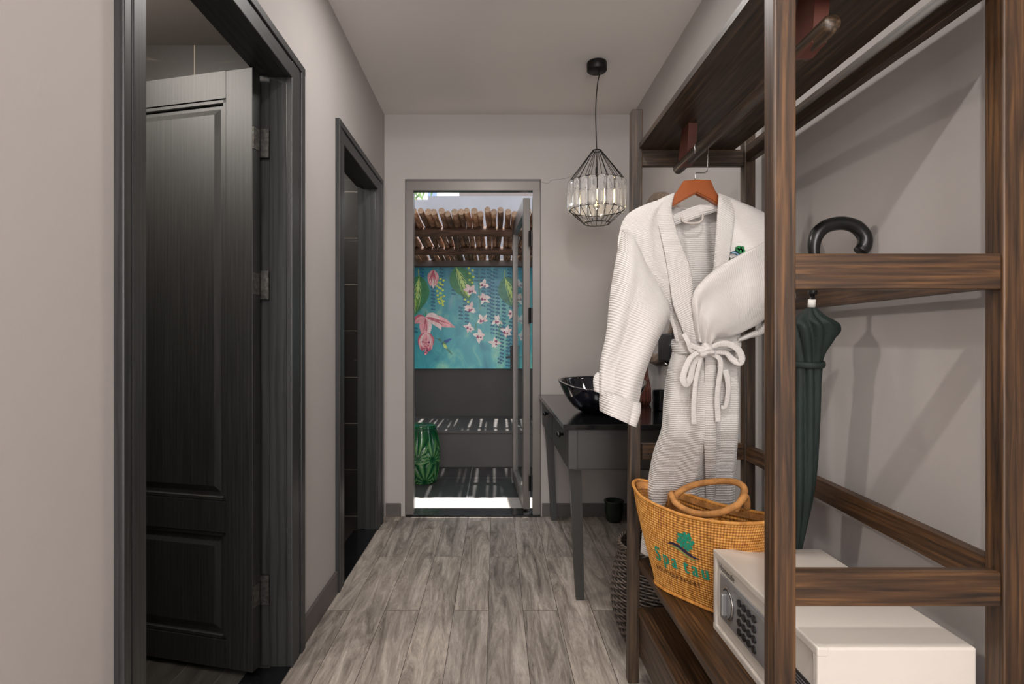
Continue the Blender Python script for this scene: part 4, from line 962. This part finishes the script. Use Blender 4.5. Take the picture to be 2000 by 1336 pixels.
# ------------------------------------------------------------------ umbrella
um = thing('umbrella', 'furled dark green umbrella with curved black handle inside rack', 'umbrella', (.752, 1.468, .41))
Uf, Ut = Vector((.752, 1.468, .412)), Vector((.757, 1.345, 1.333))
ax = (Ut-Uf)
obj('shaft', tube(NB(), [Uf, Uf+ax*.06, Uf+ax*.98], [.003, .005, .0055], 10), 'umbrella_black', um, True)
hp = smooth_path([Uf+ax*.90, Uf+ax*.97, W(1589, 480, 1.345), W(1597, 456, 1.343), W(1616, 441, 1.342), W(1646, 436, 1.34), W(1673, 444, 1.338), W(1688, 462, 1.337), W(1688, 480, 1.336), W(1680, 492, 1.336)], 60)
obj('handle', tube(NB(), hp, [.010+.006*min(1, i/18) for i in range(60)], 16), 'umbrella_black', um, True)
obj('collar', tube(NB(), [Uf+ax*.868, Uf+ax*.888], .0085, 14), 'tag_white', um, True)
bm = NB(); rings = []; NR = 70
prof = [(.05, .006), (.12, .012), (.22, .022), (.32, .033), (.42, .038), (.52, .037), (.62, .035), (.70, .033), (.735, .032), (.78, .040), (.815, .046), (.83, .043), (.845, .028), (.865, .012)]
for j in range(NR+1):
    q = j/NR; p = cat([Vector((a, b, 0)) for a, b in prof], q); c = Uf+ax*p.x; ring = []
    for k in range(64):
        th = 2*PI*k/64; tw = th+2.6*q
        lobe = .72+.36*abs(math.sin(4*tw))**.7
        fl = 1+.55*max(0, math.cos(th+.1))**6*math.exp(-((p.x-.80)/.035)**2)
        rr = p.y*lobe*fl; ring.append(bm.verts.new(c+Vector((rr*math.cos(th), rr*math.sin(th), 0))))
    rings.append(ring)
for A, B in zip(rings, rings[1:]):
    for k in range(64): bm.faces.new((A[k], A[(k+1) % 64], B[(k+1) % 64], B[k]))
bm.faces.new(rings[0][::-1]); bm.faces.new(rings[-1]); obj('canopy', bm, 'umbrella_green', um, True)
c = Uf+ax*.72
obj('strap', tube(NB(), [c+Vector((.037*math.cos(2*PI*k/40), .037*math.sin(2*PI*k/40), .003*math.sin(2*PI*k/40))) for k in range(40)], .003, 8, True, ry=2.6), 'umbrella_green', um, True)

# ------------------------------------------------------------------ wicker basket
bk = thing('wicker_basket', 'dark grey round wicker basket on floor behind the rack', 'basket', (.63, 2.12, 0))
prof = [(.135, .0), (.165, .05), (.19, .13), (.195, .21), (.185, .28), (.17, .34), (.165, .375)]
def bpr(q): p = cat([Vector((a, b, 0)) for a, b in prof], q); return p.x, p.y
bcx, bcy = .63, 2.115; NS = 40
bm = NB(); NRG = 40
for j in range(NRG):
    r_, z = bpr((j+.5)/NRG); tube(bm, [(bcx+(r_+.0035*math.cos(NS/2*2*PI*k/160+PI*(j % 2)))*math.cos(2*PI*k/160), bcy+(r_+.0035*math.cos(NS/2*2*PI*k/160+PI*(j % 2)))*math.sin(2*PI*k/160), z+.004) for k in range(160)], .0037, 5, True)
obj('weave', bm, 'wicker', bk, True)
bm = NB()
for s_ in range(NS):
    a = 2*PI*s_/NS; tube(bm, [(bcx+bpr(q/12)[0]*math.cos(a), bcy+bpr(q/12)[0]*math.sin(a), bpr(q/12)[1]) for q in range(13)], .003, 5)
obj('stakes', bm, 'wicker_dark', bk)
bm = NB()
for s_ in range(3): tube(bm, [(bcx+(.168+.006*math.cos(14*2*PI*k/160+s_*2.1))*math.cos(2*PI*k/160), bcy+(.168+.006*math.cos(14*2*PI*k/160+s_*2.1))*math.sin(2*PI*k/160), .378+.006*math.sin(14*2*PI*k/160+s_*2.1)) for k in range(160)], .004, 5, True)
obj('rim', bm, 'wicker', bk, True)
obj('liner', lathe(NB(), [(0, .008), (.13, .008), (.158, .05), (.183, .13), (.188, .21), (.178, .28), (.162, .34), (.160, .34), (.17, .28), (.17, .05), (0, .014)], (bcx, bcy, 0), 48), 'wicker_dark', bk, True)
